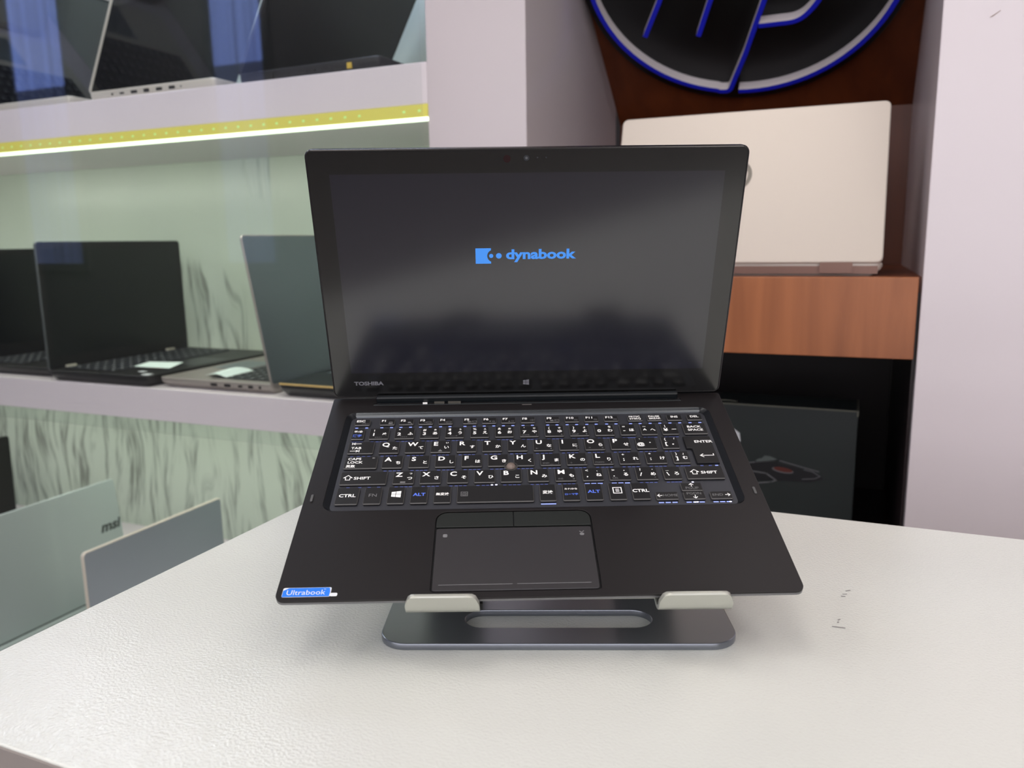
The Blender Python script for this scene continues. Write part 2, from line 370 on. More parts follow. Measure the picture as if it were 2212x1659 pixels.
# LED strips (each with its own light)
def led(label, x0, x1, z1, y, visible=True, power=2.0, colr=(1, 0.95, 0.6), es_line=M_LINE, yel=M_YELLOW):
    t = thing('led_strip', label, 'LED strip', (0, 0, 0))
    h = 0.024 if visible else 0.010
    mb = MB(); mb.box(x0, x1, y, y + 0.008, z1 - h * .78, z1, yel); mb.box(x0, x1, y + .008, y + 0.014, z1 - h, z1, M_FRAME); mb.build('profile', t)
    mb = MB()
    segs = [(x0, -1.402), (-1.396, -1.3835), (-1.379, x1)] if visible else [(x0, x1)]
    for a, b in segs: mb.box(a, b, y - .0005, y + 0.006, z1 - h, z1 - h * .79, es_line)
    mb.build('light_line', t)
    if visible:
        x = x1 - 0.014
        while x > -1.68:
            if not -0.705 < x < -0.665:
                mb = MB(); mb.box(x - .0022, x + .0022, y - .0006, y + .001, z1 - h * .46, z1 - h * .32, M_DOT); mb.build('diode', t)
            x -= 0.0266
    L = bpy.data.lights.new('led_light', 'AREA'); L.shape = 'RECTANGLE'; L.size = (x1 - x0); L.size_y = 0.02; L.energy = power; L.color = colr
    lo = bpy.data.objects.new('led_light', L); C.objects.link(lo); lo.location = ((x0 + x1) / 2, y + .03, z1 - h - .004); lo.rotation_euler = (R(28), 0, 0); lo.parent = t
    return t
led('yellow LED strip glowing under the upper shelf edge on the left', -2.6, -0.600, 1.251, 1.099, True, 5.0, (.93, 1, .84))
led('cool white LED strip under the topmost shelf, above the picture', -2.6, -0.62, 1.775, 1.12, False, 6.0, (0.62, 0.74, 1.0), mat('led_cool', (235, 240, 255), .4, emit=(215, 228, 255), es=9), mat('led_cool_body', (200, 210, 235), .4, emit=(190, 205, 255), es=1.2))
led('slim LED strip hidden under the table-height shelf', -2.6, -0.62, 0.720, 1.20, False, 3.2, (.90, 1.0, 0.87))

# sliding glass in front of the left shelves
t = thing('glass_door', 'clear glass pane in front of the left laptop shelves mirroring blue light', 'glass door', (0, 0, 0))
mb = MB(); mb.box(-3.38, -0.603, 1.086, 1.090, 0.70, 1.64, M_GLASS); mb.build('pane', t)

# niche
XA, XB = -0.441, 0.079
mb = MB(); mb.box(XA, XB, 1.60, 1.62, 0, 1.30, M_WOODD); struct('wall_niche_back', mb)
# local x right, local y up along the slope, local z out of the panel towards the viewer
slope = Matrix(((1, 0, 0, 0), (0, -0.7714, -0.6364, 1.60), (0, 0.6364, -0.7714, 1.27), (0, 0, 0, 1)))
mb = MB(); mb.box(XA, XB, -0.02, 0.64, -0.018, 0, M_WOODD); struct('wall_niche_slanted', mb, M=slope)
t = thing('display_shelf', 'cherry wood niche shelf with orange wood front between pillar and white panel', 'shelf')
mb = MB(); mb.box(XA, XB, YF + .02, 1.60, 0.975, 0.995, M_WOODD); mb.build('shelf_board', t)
mb = MB(); mb.box(XA, XB - .004, YF, YF + .02, 0.893, 0.995, M_WOOD); mb.build('fascia_board', t, bevel=0.0008)
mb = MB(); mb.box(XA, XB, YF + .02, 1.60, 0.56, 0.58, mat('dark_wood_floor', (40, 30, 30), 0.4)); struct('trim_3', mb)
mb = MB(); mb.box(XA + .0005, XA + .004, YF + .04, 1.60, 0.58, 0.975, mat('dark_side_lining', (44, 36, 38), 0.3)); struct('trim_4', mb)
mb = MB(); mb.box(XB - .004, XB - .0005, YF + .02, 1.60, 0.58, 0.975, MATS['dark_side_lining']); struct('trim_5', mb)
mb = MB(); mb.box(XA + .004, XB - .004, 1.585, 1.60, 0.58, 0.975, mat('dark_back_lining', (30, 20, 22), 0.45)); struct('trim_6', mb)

# ------------------------------------------------------------------ round neon sign on the slanted panel
sg = thing('neon_sign', 'round black sign with blue-edged neon tubes on the slanted wood', 'neon sign', slope.to_translation(), slope.to_euler())
CX, CY, RD = -0.186, 0.305, 0.252
def circ(r, n=72, a0=0, a1=360): return [(CX + r * math.cos(R(a0 + (a1 - a0) * i / n)), CY + r * math.sin(R(a0 + (a1 - a0) * i / n))) for i in range(n + (0 if a1 - a0 >= 360 else 1))]
mb = MB(); mb.rings([z3(circ(RD), 0.001), z3(circ(RD), 0.02), z3(circ(RD - .003), 0.022)], M_SIGN, M=Matrix.Translation((.001, .008, 0))); mb.build('backing_disc', sg, smooth=True)
def tube(path, name='neon_tube', wd=0.0080, h0=.022, h1=.040, parent=sg):
    mb = MB(); n = len(path); P = [Vector((p[0] + .005, p[1] + .025)) for p in path]; prof = []
    for i in range(n):
        d = ((P[min(i + 1, n - 1)] - P[max(i - 1, 0)])).normalized(); nn = Vector((-d.y, d.x)) * wd / 2
        prof.append((P[i] - nn, P[i] + nn))
    v = []; f = []; g = []
    for a, b in prof: v += [(a.x, a.y, h0), (b.x, b.y, h0), (b.x, b.y, h1), (a.x, a.y, h1)]
    for i in range(n - 1):
        k = i * 4; f += [(k, k + 4, k + 7, k + 3), (k + 1, k + 2, k + 6, k + 5)]; g.append((k + 3, k + 7, k + 6, k + 2))
    f += [(0, 3, 2, 1), ((n - 1) * 4, (n - 1) * 4 + 1, (n - 1) * 4 + 2, (n - 1) * 4 + 3)]
    mb.add(v, f, M_TUBE); mb.add(v, g, M_TUBEB); return mb.build(name, parent)
def smoothpath(pts, rad, n=6):
    out = [pts[0]]
    for i in range(1, len(pts) - 1):
        a, b, c = Vector(pts[i - 1]), Vector(pts[i]), Vector(pts[i + 1]); u = (a - b).normalized(); v_ = (c - b).normalized()
        p0 = b + u * rad; p1 = b + v_ * rad
        for k in range(n + 1):
            s = k / n; q = p0 * (1 - s) ** 2 + b * 2 * s * (1 - s) + p1 * s * s; out.append((q.x, q.y))
    out.append(pts[-1]); return out
rt_ = 0.237
arcL = [(CX + rt_ * math.cos(R(a)), CY + rt_ * math.sin(R(a))) for a in range(100, 257, 4)]
tube(smoothpath(arcL[::-1][::-1][:-1] + [(CX - .040, CY - .240), (CX - .005, CY - .160), (CX + .030, CY - .067), (CX + .085, CY + .075)], 0.006) if False else arcL + smoothpath([(CX - .052, CY - .2330), (CX - .036, CY - .2345), (CX - .004, CY - .160), (CX + .030, CY - .067), (CX + .085, CY + .075)], 0.008))
arcI = [(CX + (rt_ - .013) * math.cos(R(a)), CY + (rt_ - .013) * math.sin(R(a))) for a in range(185, 250, 4)]
arcR = [(CX + rt_ * math.cos(R(a)), CY + rt_ * math.sin(R(a))) for a in range(265, 441, 4)]
tube(arcR)
# h: two stems joined by a shoulder; p: bowl
tube(smoothpath([(-0.350, 0.199), (-0.316, 0.261), (-0.275, 0.345), (-0.225, 0.345), (-0.237, 0.250), (-0.262, 0.189)], 0.012)[:0] + [(-0.350, 0.199), (-0.316, 0.261), (-0.262, 0.372)])
tube(smoothpath([(-0.262, 0.189), (-0.237, 0.250), (-0.196, 0.335), (-0.216, 0.352), (-0.270, 0.352)], 0.012))
tube(smoothpath([(-0.166, 0.196), (-0.104, 0.196), (-0.076, 0.226), (-0.030, 0.335), (-0.050, 0.352), (-0.104, 0.352)], 0.018))

# ================================================================== TABLE
t = thing('counter_table', 'white pebbled-laminate counter table in the foreground', 'table', (0, 0, 0))
mb = MB(); mb.box(-0.475, 1.30, 0.232, 0.730, 0.765, 0.800, M_TABLE); mb.build('tabletop', t, bevel=0.0012)
mb = MB(); mb.box(-0.475, 1.30, 0.2305, 0.2318, 0.7655, 0.7992, mat('front_shade_grey', (146, 138, 133), .55)); mb.build('front_shade_strip', t)  # strip added over the tabletop front, its shade painted as darker grey
mb = MB(); mb.box(-0.465, 1.29, 0.236, 0.720, 0.0, 0.765, M_TEDGE); mb.build('body', t)
mb = MB()
for (x, y, l, a) in ((.009, .575, .004, 40), (.007, .568, .003, 20), (.006, .564, .003, 10), (.004, .526, .0025, 60), (.0035, .522, .002, 80), (.004, .515, .008, 5)):
    M = Matrix.Translation((x, y, .8002)) @ Matrix.Rotation(R(a), 4, 'Z'); mb.box(-l / 2, l / 2, -.0005, .0005, 0, .0001, mat('grey_scuff', (150, 148, 148), .6), M); mb.build('scuff_mark', t); mb = MB()

# ================================================================== MAIN LAPTOP
LT = Vector((-0.1558, 0.4035, 0.8426)); LE = (R(22.359), R(0.15), R(24.09))
def zyx(e): return (Matrix.Rotation(e[2], 4, 'Z') @ Matrix.Rotation(e[1], 4, 'Y') @ Matrix.Rotation(e[0], 4, 'X'))
LM = Matrix.Translation(LT) @ zyx(LE)
lap = thing('laptop', 'black convertible laptop with boot logo on screen, propped on the grey stand', 'laptop')
lap.matrix_world = LM
S = 0.001
# deck: top plate with openings
hole_k = rr(-141, 141, 77.5, 192, 8, 6); hole_t = rr(-65, 36, 5.2, 74.8, 2, 5, (2, 2, 8, 8)); hole_s = rr(-122, 122, 201.5, 205.5, .5, 2)
mb = MB(); mb.poly([rr(-154.5, 154.5, 0, 212, 5, 5, (6, 6, 2, 2)), hole_k, hole_t, hole_s], -1.2, 0, M_DECK, bevel=0.3)
mb.build('palm_rest', lap, scale=S, smooth=True)
mb = MB(); rbox(mb, -150, 150, 6, 210, -8.2, -2.9, 6, 1.2, M_BLACK)
mb.poly([rr(-154.2, 154.2, .2, 211.8, 5, 5), rr(-148, 148, 6, 205, 5, 5)], -2.9, -1.2, mat('deck_edge_grey', (120, 120, 122), .35, metal=.5))
mb.build('bottom_case', lap, scale=S, smooth=True)
# keyboard recess
mb = MB()
mb.rings([z3(rr(-141, 141, 77.5, 192, 8, 6), -.05), z3(rr(-138.5, 138.5, 78.2, 190.6, 6.5, 6), -1.2), z3(rr(-136.6, 136.6, 79.0, 187.4, 5, 6), -2.35)], M_RECESS, cap0=False, cap1=False)
mb.build('keyboard_surround', lap, scale=S, smooth=True)
mb = MB(); mb.rings([z3(rr(-137, 137, 78.8, 187.6, 5, 6), -2.6), z3(rr(-137, 137, 78.8, 187.6, 5, 6), -2.3)], M_TRAY); mb.build('keyboard_tray', lap, scale=S)
mb = MB(); pr = [(187.5, -2.28), (188.2, -1.55), (189.3, -1.0), (190.6, -.6), (191.6, -.25)]
for i in range(len(pr) - 1):
    (ya, za), (yb, zb) = pr[i], pr[i + 1]; xa = 133.5 if i == 0 else 134; mb.quad([(-xa, ya, za), (xa, ya, za), (xa, yb, zb), (-xa, yb, zb)], M_RIM)
mb.build('recess_bevel', lap, scale=S, smooth=True)

# keys
FR, NR, QR, AR, ZR, CR = (175.3, 182.7), (157.3, 171.0), (139.8, 154.2), (122.5, 136.5), (104.8, 118.9), (84.4, 101.7)
KZ = -0.35
def key_geo(x0, x1, y0, y1):
    mb = MB(); b = .45; r = .9
    mb.rings([z3(rr(x0 + .3, x1 - .3, y0 + .3, y1 - .1, r, 3), -2.25), z3(rr(x0, x1, y0, y1, r, 3), KZ - b - .3)], M_KEY, cap1=False)
    mb.rings([z3(rr(x0, x1, y0, y1, r, 3), KZ - b - .3), z3(rr(x0 + b, x1 - b, y0 + b, y1 - b, r * .6, 3), KZ)], M_KEYEDGE, cap0=False, cap1=False)
    mb.quad(z3(rr(x0 + b, x1 - b, y0 + b, y1 - b, r * .6, 3), KZ), M_KEY)
    return mb
leak = MB(); ZK = KZ + .04
def add_key(x0, x1, row, legend, kind='m'):
    y0, y1 = row; k = key_geo(x0, x1, y0, y1).build('key', lap, scale=S)
    g = MB(); legend(g, x0, x1, y0, y1)
    if g.f: g.build('key_legend', k, scale=S)
    wd = x1 - x0
    if kind == 'f':
        for f in (.16, .80): leak.box(x0 + wd * f - 1.1, x0 + wd * f + 1.1, y0 - 1.5, y0 - .55, -2.3, -2.2, M_LEAK)
    elif kind == 'b':
        for f in (.2, .5, .8): leak.box(x0 + wd * f - 1.7, x0 + wd * f + 1.7, y0 - 1.5, y0 - .6, -2.3, -2.2, M_LEAK)
    elif kind == 'm':
        for f in (.2, .45, .65, .85): leak.box(x0 + wd * f - 1.2, x0 + wd * f + 1.0, y0 - 1.3, y0 - .6, -2.3, -2.2, M_LEAK2)
    return k
B1 = .02
def T(g, s, x, y, size, m=None, bold=B1, align='CENTER', sx=1.12): g.text(s, x, y, size, m or M_WHITEINK, ZK, bold, align, sx)
def fkey(lbl, icon=None):
    def f(g, x0, x1, y0, y1):
        T(g, lbl, x0 + 1.2, y1 - 3.4, 3.6, align='LEFT', bold=.026)
        if icon: icon(g, x0, y0)
    return f
def ic_text(s, dx=9.0, dy=2.6, sz=2.8): return lambda g, x, y: T(g, s, x + dx, y + dy, sz, M_GREYINK, 0)
def ic_rect(g, x, y): g.line([(x + 6.4, y + 1.5), (x + 9.8, y + 1.5), (x + 9.8, y + 3.3), (x + 6.4, y + 3.3)], .35, ZK, ZK + .02, M_GREYINK, closed=True); g.line([(x + 4.4, y + 2.4), (x + 5.8, y + 2.4)], .4, ZK, ZK + .02, M_GREYINK)
def ic_lock(g, x, y): g.box(x + 6.8, x + 10, y + 1.0, y + 2.8, ZK, ZK + .02, M_GREYINK); g.line([(x + 7.5, y + 2.8), (x + 7.5, y + 4.0), (x + 9.3, y + 4.0), (x + 9.3, y + 2.8)], .35, ZK, ZK + .02, M_GREYINK)
def ic_mag(g, x, y): g.poly([rr(x + 6.8, x + 9.2, y + 1.8, y + 3.6, .85, 4)], ZK, ZK + .02, M_GREYINK); g.line([(x + 9, y + 2), (x + 10, y + 1)], .5, ZK, ZK + .02, M_GREYINK)
def ic_two(g, x, y): g.box(x + 3.9, x + 6.1, y + 1.2, y + 3.2, ZK, ZK + .02, M_GREYINK); g.line([(x + 6.6, y + 1.2), (x + 7.4, y + 3.4)], .3, ZK, ZK + .02, M_GREYINK); g.line([(x + 7.9, y + 1.4), (x + 10.6, y + 1.4), (x + 10.6, y + 3.3), (x + 7.9, y + 3.3)], .35, ZK, ZK + .02, M_GREYINK, closed=True)
def ic_sun(up_):
    def f(g, x, y):
        yy = y + 1.4; g.quad([(x + 5.4, yy if up_ else yy + 1.6, ZK), (x + 7.2, yy if up_ else yy + 1.6, ZK), (x + 6.3, yy + 1.7 if up_ else yy, ZK)] if up_ else [(x + 5.4, yy + 1.7, ZK), (x + 6.3, yy, ZK), (x + 7.2, yy + 1.7, ZK)], M_GREYINK)
        g.line([(x + 8.4, yy + .3), (x + 9.6, yy + .3), (x + 9.9, yy + .9), (x + 9.3, yy + 1.6), (x + 8.4, yy + 1.5), (x + 8.0, yy + .9)], .3, ZK, ZK + .02, M_GREYINK, closed=True)
    return f
def ic_ant(g, x, y): T(g, '(', x + 7.6, y + 3.4, 2.8, M_GREYINK, 0); T(g, ')', x + 10.2, y + 3.4, 2.8, M_GREYINK, 0); g.line([(x + 8.9, y + 1.9), (x + 8.9, y + 4.2)], .4, ZK, ZK + .02, M_GREYINK)
def ic_grid(g, x, y): g.box(x + 7.2, x + 10, y + 1.6, y + 3.6, ZK, ZK + .02, mat('grey_print_dim', (72, 72, 74), .5))
xs = [(-133.3, -121.5, 'ESC', ic_text('123/½', 8.3, 1.9, 2.0)), (-114.2, -102.7, 'F1', ic_lock), (-99.6, -88.2, 'F2', ic_mag), (-84.7, -73.2, 'F3', ic_rect), (-69.4, -58.2, 'F4', ic_rect),
      (-50.8, -39.6, 'F5', ic_two), (-36.1, -24.7, 'F6', ic_sun(False)), (-21.4, -10.1, 'F7', ic_sun(True)), (-6.4, 4.8, 'F8', ic_ant), (12.5, 23.7, 'F9', ic_two), (27.4, 38.7, 'F10', ic_grid), (42.5, 53.7, 'F11', ic_grid), (57.7, 68.9, 'F12', ic_grid)]
for a, b, l, ic in xs: add_key(a, b, FR, fkey(l, ic), 'f')
def two(l1, l2, sz=2.7):
    def f(g, x0, x1, y0, y1): T(g, l1, (x0 + x1) / 2 - .3, (y0 + y1) / 2 + 1.75, sz, bold=.026); T(g, l2, (x0 + x1) / 2 + .1, (y0 + y1) / 2 - 1.0, sz, bold=.026)
    return f
def one(l, sz=3.4, m=None, dx=0, dy=0, bold=.026): return lambda g, x0, x1, y0, y1: T(g, l, (x0 + x1) / 2 + dx, (y0 + y1) / 2 + dy, sz, m, bold)
add_key(76.1, 87.5, FR, two('PRTSC', 'SYSRQ'), 'f'); add_key(91.1, 102.7, FR, two('PAUSE', 'BREAK'), 'f')
add_key(106.3, 118.1, FR, one('INS', dy=.8), 'f'); add_key(121.8, 133.6, FR, one('DEL', dy=.8), 'f')
def zh(g, x0, x1, y0, y1): T(g, '半/全', (x0 + x1) / 2, y1 - 4.2, 2.9, bold=.02, sx=1); T(g, '漢字', (x0 + x1) / 2 - .3, y0 + 4.2, 3.4, M_BLUEINK, .02, sx=1)
add_key(-133.6, -124.1, NR, zh, 'm')
def num(sym, d, k1, k2, small=(), s2=None):
    def f(g, x0, x1, y0, y1):
        cx = x0 + 3.5 if x1 - x0 > 13 else x0 + 3.2; kx = x1 - 3.2
        if sym: T(g, sym, cx, y1 - 3.3, 3.6, bold=.015)
        if d: T(g, d, cx, y0 + 5.6, 4.9, bold=.03)
        if k1: T(g, k1, kx, y1 - 3.2, 2.7, bold=.02, sx=1)
        if k2: T(g, k2, kx, y0 + 5.9, 4.0, bold=.025, sx=1)
        for (s, dx, dy, z) in small: T(g, s, x0 + dx, y0 + dy, z, M_GREYINK, 0)
    return f
def grey_keys(g, x0, y0): pass
NK = [(-120.4, -105.5, '!', '1', '', 'ぬ', (('▪▪▪▪', 7.2, 2.2, 2.2),)), (-101.4, -86.4, '"', '2', '', 'ふ', (('▪▪▪▪', 7.2, 2.2, 2.2),)), (-82.5, -67.9, '#', '3', 'ぁ', 'あ', (('——', 6.6, 2.2, 2.6),)), (-63.6, -49.1, '$', '4', 'ぅ', 'う', (('—+', 7.0, 2.2, 3.0),)),
      (-44.8, -30.4, '%', '5', 'ぇ', 'え', ()), (-26.2, -11.9, '&', '6', 'ぉ', 'お', ()), (-7.5, 6.8, "'", '7', 'ゃ', 'や', (('HOME', 4.2, 1.9, 1.9), ('7', 12.6, 2.0, 2.3))),
      (11.2, 25.8, '(', '8', 'ゅ', 'ゆ', (('↑', 3.6, 1.9, 2.0), ('8', 12.6, 2.0, 2.3))), (29.9, 44.7, ')', '9', 'ょ', 'よ', (('PGUP', 4.2, 1.9, 1.9), ('9', 12.6, 2.0, 2.3))), (48.9, 63.8, '', '0', 'を', 'わ', (('/', 12.9, 2.0, 2.3),))]
for a, b, s, d, k1, k2, sm in NK: add_key(a, b, NR, num(s, d, k1, k2, sm))
add_key(68.1, 80.0, NR, num('=', '-', '', 'ほ'), 'm'); add_key(83.7, 96.1, NR, num('~', '^', '', 'へ'), 'm'); add_key(99.5, 112.2, NR, num('|', '¥', '', 'ー'), 'm')
def bs(g, x0, x1, y0, y1): T(g, 'BACK', x0 + 3.2, y0 + 8.0, 3.6, align='LEFT'); T(g, 'SPACE', x0 + 3.2, y0 + 3.9, 3.6, align='LEFT')
add_key(116.1, 133.8, NR, bs, 'x')
def tab(g, x0, x1, y0, y1):
    T(g, 'TAB', x0 + 2.4, y0 + 5.4, 3.6, align='LEFT'); z = ZK
    g.line([(x0 + 4.0, y1 - 2.6), (x0 + 9.0, y1 - 2.6)], .5, z, z + .02, M_WHITEINK); g.line([(x0 + 2.6, y1 - 1.5), (x0 + 2.6, y1 - 3.7)], .5, z, z + .02, M_WHITEINK); g.line([(x0 + 4.8, y1 - 1.6), (x0 + 3.2, y1 - 2.6), (x0 + 4.8, y1 - 3.6)], .5, z, z + .02, M_WHITEINK)
    g.line([(x0 + 2.2, y0 + 3.0), (x0 + 7.2, y0 + 3.0)], .5, z, z + .02, M_WHITEINK); g.line([(x0 + 8.6, y0 + 1.9), (x0 + 8.6, y0 + 4.1)], .5, z, z + .02, M_WHITEINK); g.line([(x0 + 6.4, y0 + 2.0), (x0 + 8.0, y0 + 3.0), (x0 + 6.4, y0 + 4.0)], .5, z, z + .02, M_WHITEINK)
add_key(-133.7, -114.8, QR, tab, 'm')
def alpha(c, k, k1='', small=()):
    def f(g, x0, x1, y0, y1):
        T(g, c, x0 + 1.9, y1 - 6.3, 6.3, align='LEFT', bold=.028, sx=1.1)
        T(g, k, x1 - 3.2, y0 + 5.7, 4.0, bold=.025, sx=1)
        if k1: T(g, k1, x1 - 2.8, y1 - 3.0, 2.7, bold=.02, sx=1)
        for (s, dx, dy, z) in small: T(g, s, x0 + dx, y0 + dy, z, M_GREYINK, 0)
    return f
pq = [(-111.0, 'Q', 'た', '', ()), (-92.0, 'W', 'て', '', ()), (-73.3, 'E', 'い', 'ぃ', (('▲', 7.2, 2.0, 3.4),)), (-54.4, 'R', 'す', '', ()), (-35.7, 'T', 'か', '', ()), (-17.0, 'Y', 'ん', '', ()), (1.8, 'U', 'な', '', (('←', 2.8, 2.6, 2.4), ('4', 12.8, 2.4, 2.4))),
      (20.8, 'I', 'に', '', (('5', 12.8, 2.4, 2.4),)), (39.7, 'O', 'ら', '', (('→', 3.2, 2.6, 2.4), ('6', 12.8, 2.4, 2.4))), (58.6, 'P', 'せ', '', (('*', 12.8, 2.4, 2.8),))]
for x, c, k, k1, sm in pq: add_key(x, x + 14.8, QR, alpha(c, k, k1, sm))
add_key(77.5, 92.7, QR, num('`', '@', '', '゛'), 'm'); add_key(96.5, 109.2, QR, num('{', '[', '「', '。'), 'm')
def caps(g, x0, x1, y0, y1):
    T(g, 'CAPS', x0 + 2.2, y1 - 4.3, 3.6, align='LEFT'); T(g, 'LOCK', x0 + 2.2, y1 - 8.2, 3.6, align='LEFT'); T(g, '英数', x0 + 5.0, y0 + 2.4, 3.3, bold=.02, sx=1)
    g.poly([rr(x1 - 4.2, x1 - 2.2, y1 - 3.0, y1 - 1.6, .6, 3)], ZK, ZK + .05, M_GREYINK)
add_key(-133.8, -110.2, AR, caps, 'x')
aq = [(-106.9, 'A', 'ち', ()), (-87.9, 'S', 'と', ()), (-69.1, 'D', 'し', ()), (-50.3, 'F', 'は', (('_', 7.4, 2.6, 4),)), (-31.4, 'G', 'き', ()), (-12.9, 'H', 'く', ()), (6.1, 'J', 'ま', (('END', 4, 2.4, 2.1), ('_', 8.0, 2.6, 4), ('1', 12.9, 2.2, 2.4))), (24.9, 'K', 'の', (('↓', 3.2, 2.4, 2.4), ('2', 12.9, 2.2, 2.4))), (43.8, 'L', 'り', (('PGDN', 4.6, 2.4, 2.1), ('3', 12.9, 2.2, 2.4)))]
for x, c, k, sm in aq: add_key(x, x + 14.8, AR, alpha(c, k, '', sm))
add_key(62.5, 77.7, AR, num('+', ';', '', 'れ', (('—', 12.6, 2.2, 2.6),)), 'm'); add_key(81.9, 97.0, AR, num('*', ':', '', 'け'), 'm'); add_key(101.3, 113.5, AR, num('}', ']', '」', 'む'), 'm')
def arrow_shift(g, x, y):
    o_ = [(0, 2.4), (2.9, 5.0), (5.8, 2.4), (4.4, 2.4), (4.4, 0), (1.4, 0), (1.4, 2.4)]
    g.line([(x + a, y + b) for a, b in o_], .55, ZK, ZK + .02, M_WHITEINK, closed=True)
def shl(g, x0, x1, y0, y1): arrow_shift(g, x0 + 2.4, y0 + 5.0); T(g, 'SHIFT', x0 + 9.4, y0 + 5.4, 4.1, align='LEFT')
add_key(-133.9, -101.5, ZR, shl, 'm')
zq = [(-97.3, 'Z', 'つ', 'っ', (('▄', 7.2, 2.2, 3.2),)), (-78.7, 'X', 'さ', '', ()), (-59.7, 'C', 'そ', '', ()), (-41.0, 'V', 'ひ', '', ()), (-22.5, 'B', 'こ', '', ()), (-3.6, 'N', 'み', '', ()), (15.4, 'M', 'も', '', (('INS', 3.8, 2.4, 2.1), ('0', 12.9, 2.2, 2.4)))]
for x, c, k, k1, sm in zq: add_key(x, x + 14.9, ZR, alpha(c, k, k1, sm))
add_key(34.5, 49.3, ZR, num('<', ',', '、', 'ね'), 'b'); add_key(53.1, 68.3, ZR, num('>', '.', '。', 'る', (('DEL', 4.2, 2.2, 2.1),)), 'b'); add_key(72.1, 87.4, ZR, num('?', '/', '・', 'め', (('+', 12.8, 2.2, 2.6),)), 'm'); add_key(91.3, 103.9, ZR, num('_', '\\', '', 'ろ'), 'm')
def shr(g, x0, x1, y0, y1): arrow_shift(g, x0 + 3.2, y0 + 5.0); T(g, 'SHIFT', x0 + 10.4, y0 + 5.4, 4.1, align='LEFT')
add_key(107.3, 133.7, ZR, shr, 'x')
add_key(-133.9, -118.5, CR, one('CTRL', 4.2), 'x'); add_key(-114.9, -103.1, CR, one('FN', 4.4, M_GREYINK, bold=0), 'x')
def winlogo(g, cx, cy, s, m, z):
    for (a, b, c, d) in ((-1, -.06, .06, .86), (.06, 1.12, .06, 1.0)):
        pass
    g.quad([(cx - s, cy + .06 * s, z), (cx - .08 * s, cy + .06 * s, z), (cx - .08 * s, cy + .93 * s, z), (cx - s, cy + .80 * s, z)], m)
    g.quad([(cx + .04 * s, cy + .06 * s, z), (cx + 1.15 * s, cy + .06 * s, z), (cx + 1.15 * s, cy + 1.10 * s, z), (cx + .04 * s, cy + .95 * s, z)], m)
    g.quad([(cx - s, cy - .80 * s, z), (cx - .08 * s, cy - .93 * s, z), (cx - .08 * s, cy - .06 * s, z), (cx - s, cy - .06 * s, z)], m)
    g.quad([(cx + .04 * s, cy - .95 * s, z), (cx + 1.15 * s, cy - 1.10 * s, z), (cx + 1.15 * s, cy - .06 * s, z), (cx + .04 * s, cy - .06 * s, z)], m)
add_key(-99.1, -87.5, CR, lambda g, x0, x1, y0, y1: winlogo(g, (x0 + x1) / 2 - .2, (y0 + y1) / 2 + .8, 3.0, M_WHITEINK, ZK), 'x')
add_key(-83.5, -71.8, CR, one('ALT', 4.2, M_BLUEINK, bold=.03), 'x'); add_key(-67.8, -56.1, CR, lambda g, x0, x1, y0, y1: T(g, '無変換', (x0 + x1) / 2, (y0 + y1) / 2, 3.0, bold=.02, sx=1), 'x')
def space(g, x0, x1, y0, y1): g.line([(x0 + 2.8, y0 + 6.4), (x0 + 7.2, y0 + 6.4), (x0 + 7.2, y0 + 10.6), (x0 + 2.8, y0 + 10.6)], .4, ZK, ZK + .02, M_GREYINK, closed=True); T(g, '@', x0 + 5.0, y0 + 8.4, 3.4, M_GREYINK, 0)
add_key(-52.2, -.1, CR, space, 'x')
add_key(3.8, 15.0, CR, lambda g, x0, x1, y0, y1: T(g, '変換', (x0 + x1) / 2, (y0 + y1) / 2, 3.6, bold=.02, sx=1), 'b')
def kana(g, x0, x1, y0, y1): T(g, 'カナ/かな', (x0 + x1) / 2, y0 + 11.8, 2.1, bold=.02, sx=1); T(g, 'ローマ字', (x0 + x1) / 2, y0 + 6.2, 2.3, M_BLUEINK, .02, sx=1)
add_key(19.4, 31.1, CR, kana, 'x'); add_key(34.9, 46.6, CR, one('ALT', 4.2, M_BLUEINK, bold=.03), 'x')
def menu(g, x0, x1, y0, y1):
    cx, cy = (x0 + x1) / 2, (y0 + y1) / 2 + .8; g.line([(cx - 2.8, cy - 2.9), (cx + 2.8, cy - 2.9), (cx + 2.8, cy + 2.9), (cx - 2.8, cy + 2.9)], .7, ZK, ZK + .02, M_WHITEINK, closed=True)
    for d in (-1.2, 0, 1.2): g.line([(cx - 1.0, cy + d), (cx + 1.0, cy + d)], .5, ZK, ZK + .02, M_WHITEINK)
add_key(51.0, 62.5, CR, menu, 'x'); add_key(66.5, 78.6, CR, one('CTRL', 4.2), 'x')
def arr(dirn, txt, tx, ty, ax, ay):
    def f(g, x0, x1, y0, y1):
        cx, cy = (x0 + x1) / 2, (y0 + y1) / 2; T(g, txt, cx + tx, cy + ty, 3.3, M_GREYINK, 0)
        L_ = 1.5; d = Vector(dirn); n_ = Vector((-d.y, d.x)); c = Vector((cx + ax, cy + ay)); tip = c + d * L_
        g.line([tuple(c - d * L_), tuple(tip)], .5, ZK, ZK + .02, M_WHITEINK); g.line([tuple(tip - d * 1.3 + n_ * 1.3), tuple(tip), tuple(tip - d * 1.3 - n_ * 1.3)], .5, ZK, ZK + .02, M_WHITEINK)
    return f
add_key(82.0, 97.2, (83.7, 91.6), arr((-1, 0), 'HOME', 2.2, 0, -5.0, 0), 'b'); add_key(100.7, 115.3, (92.4, 100.6), arr((0, 1), 'PGUP', 0, -1.6, 0, 1.7), 'x')
add_key(100.7, 115.4, (83.6, 91.4), arr((0, -1), 'PGDN', 0, 1.7, .4, -1.6), 'b'); add_key(118.8, 133.6, (83.5, 91.3), arr((1, 0), 'END', -2.4, 0, 4.4, 0), 'b')
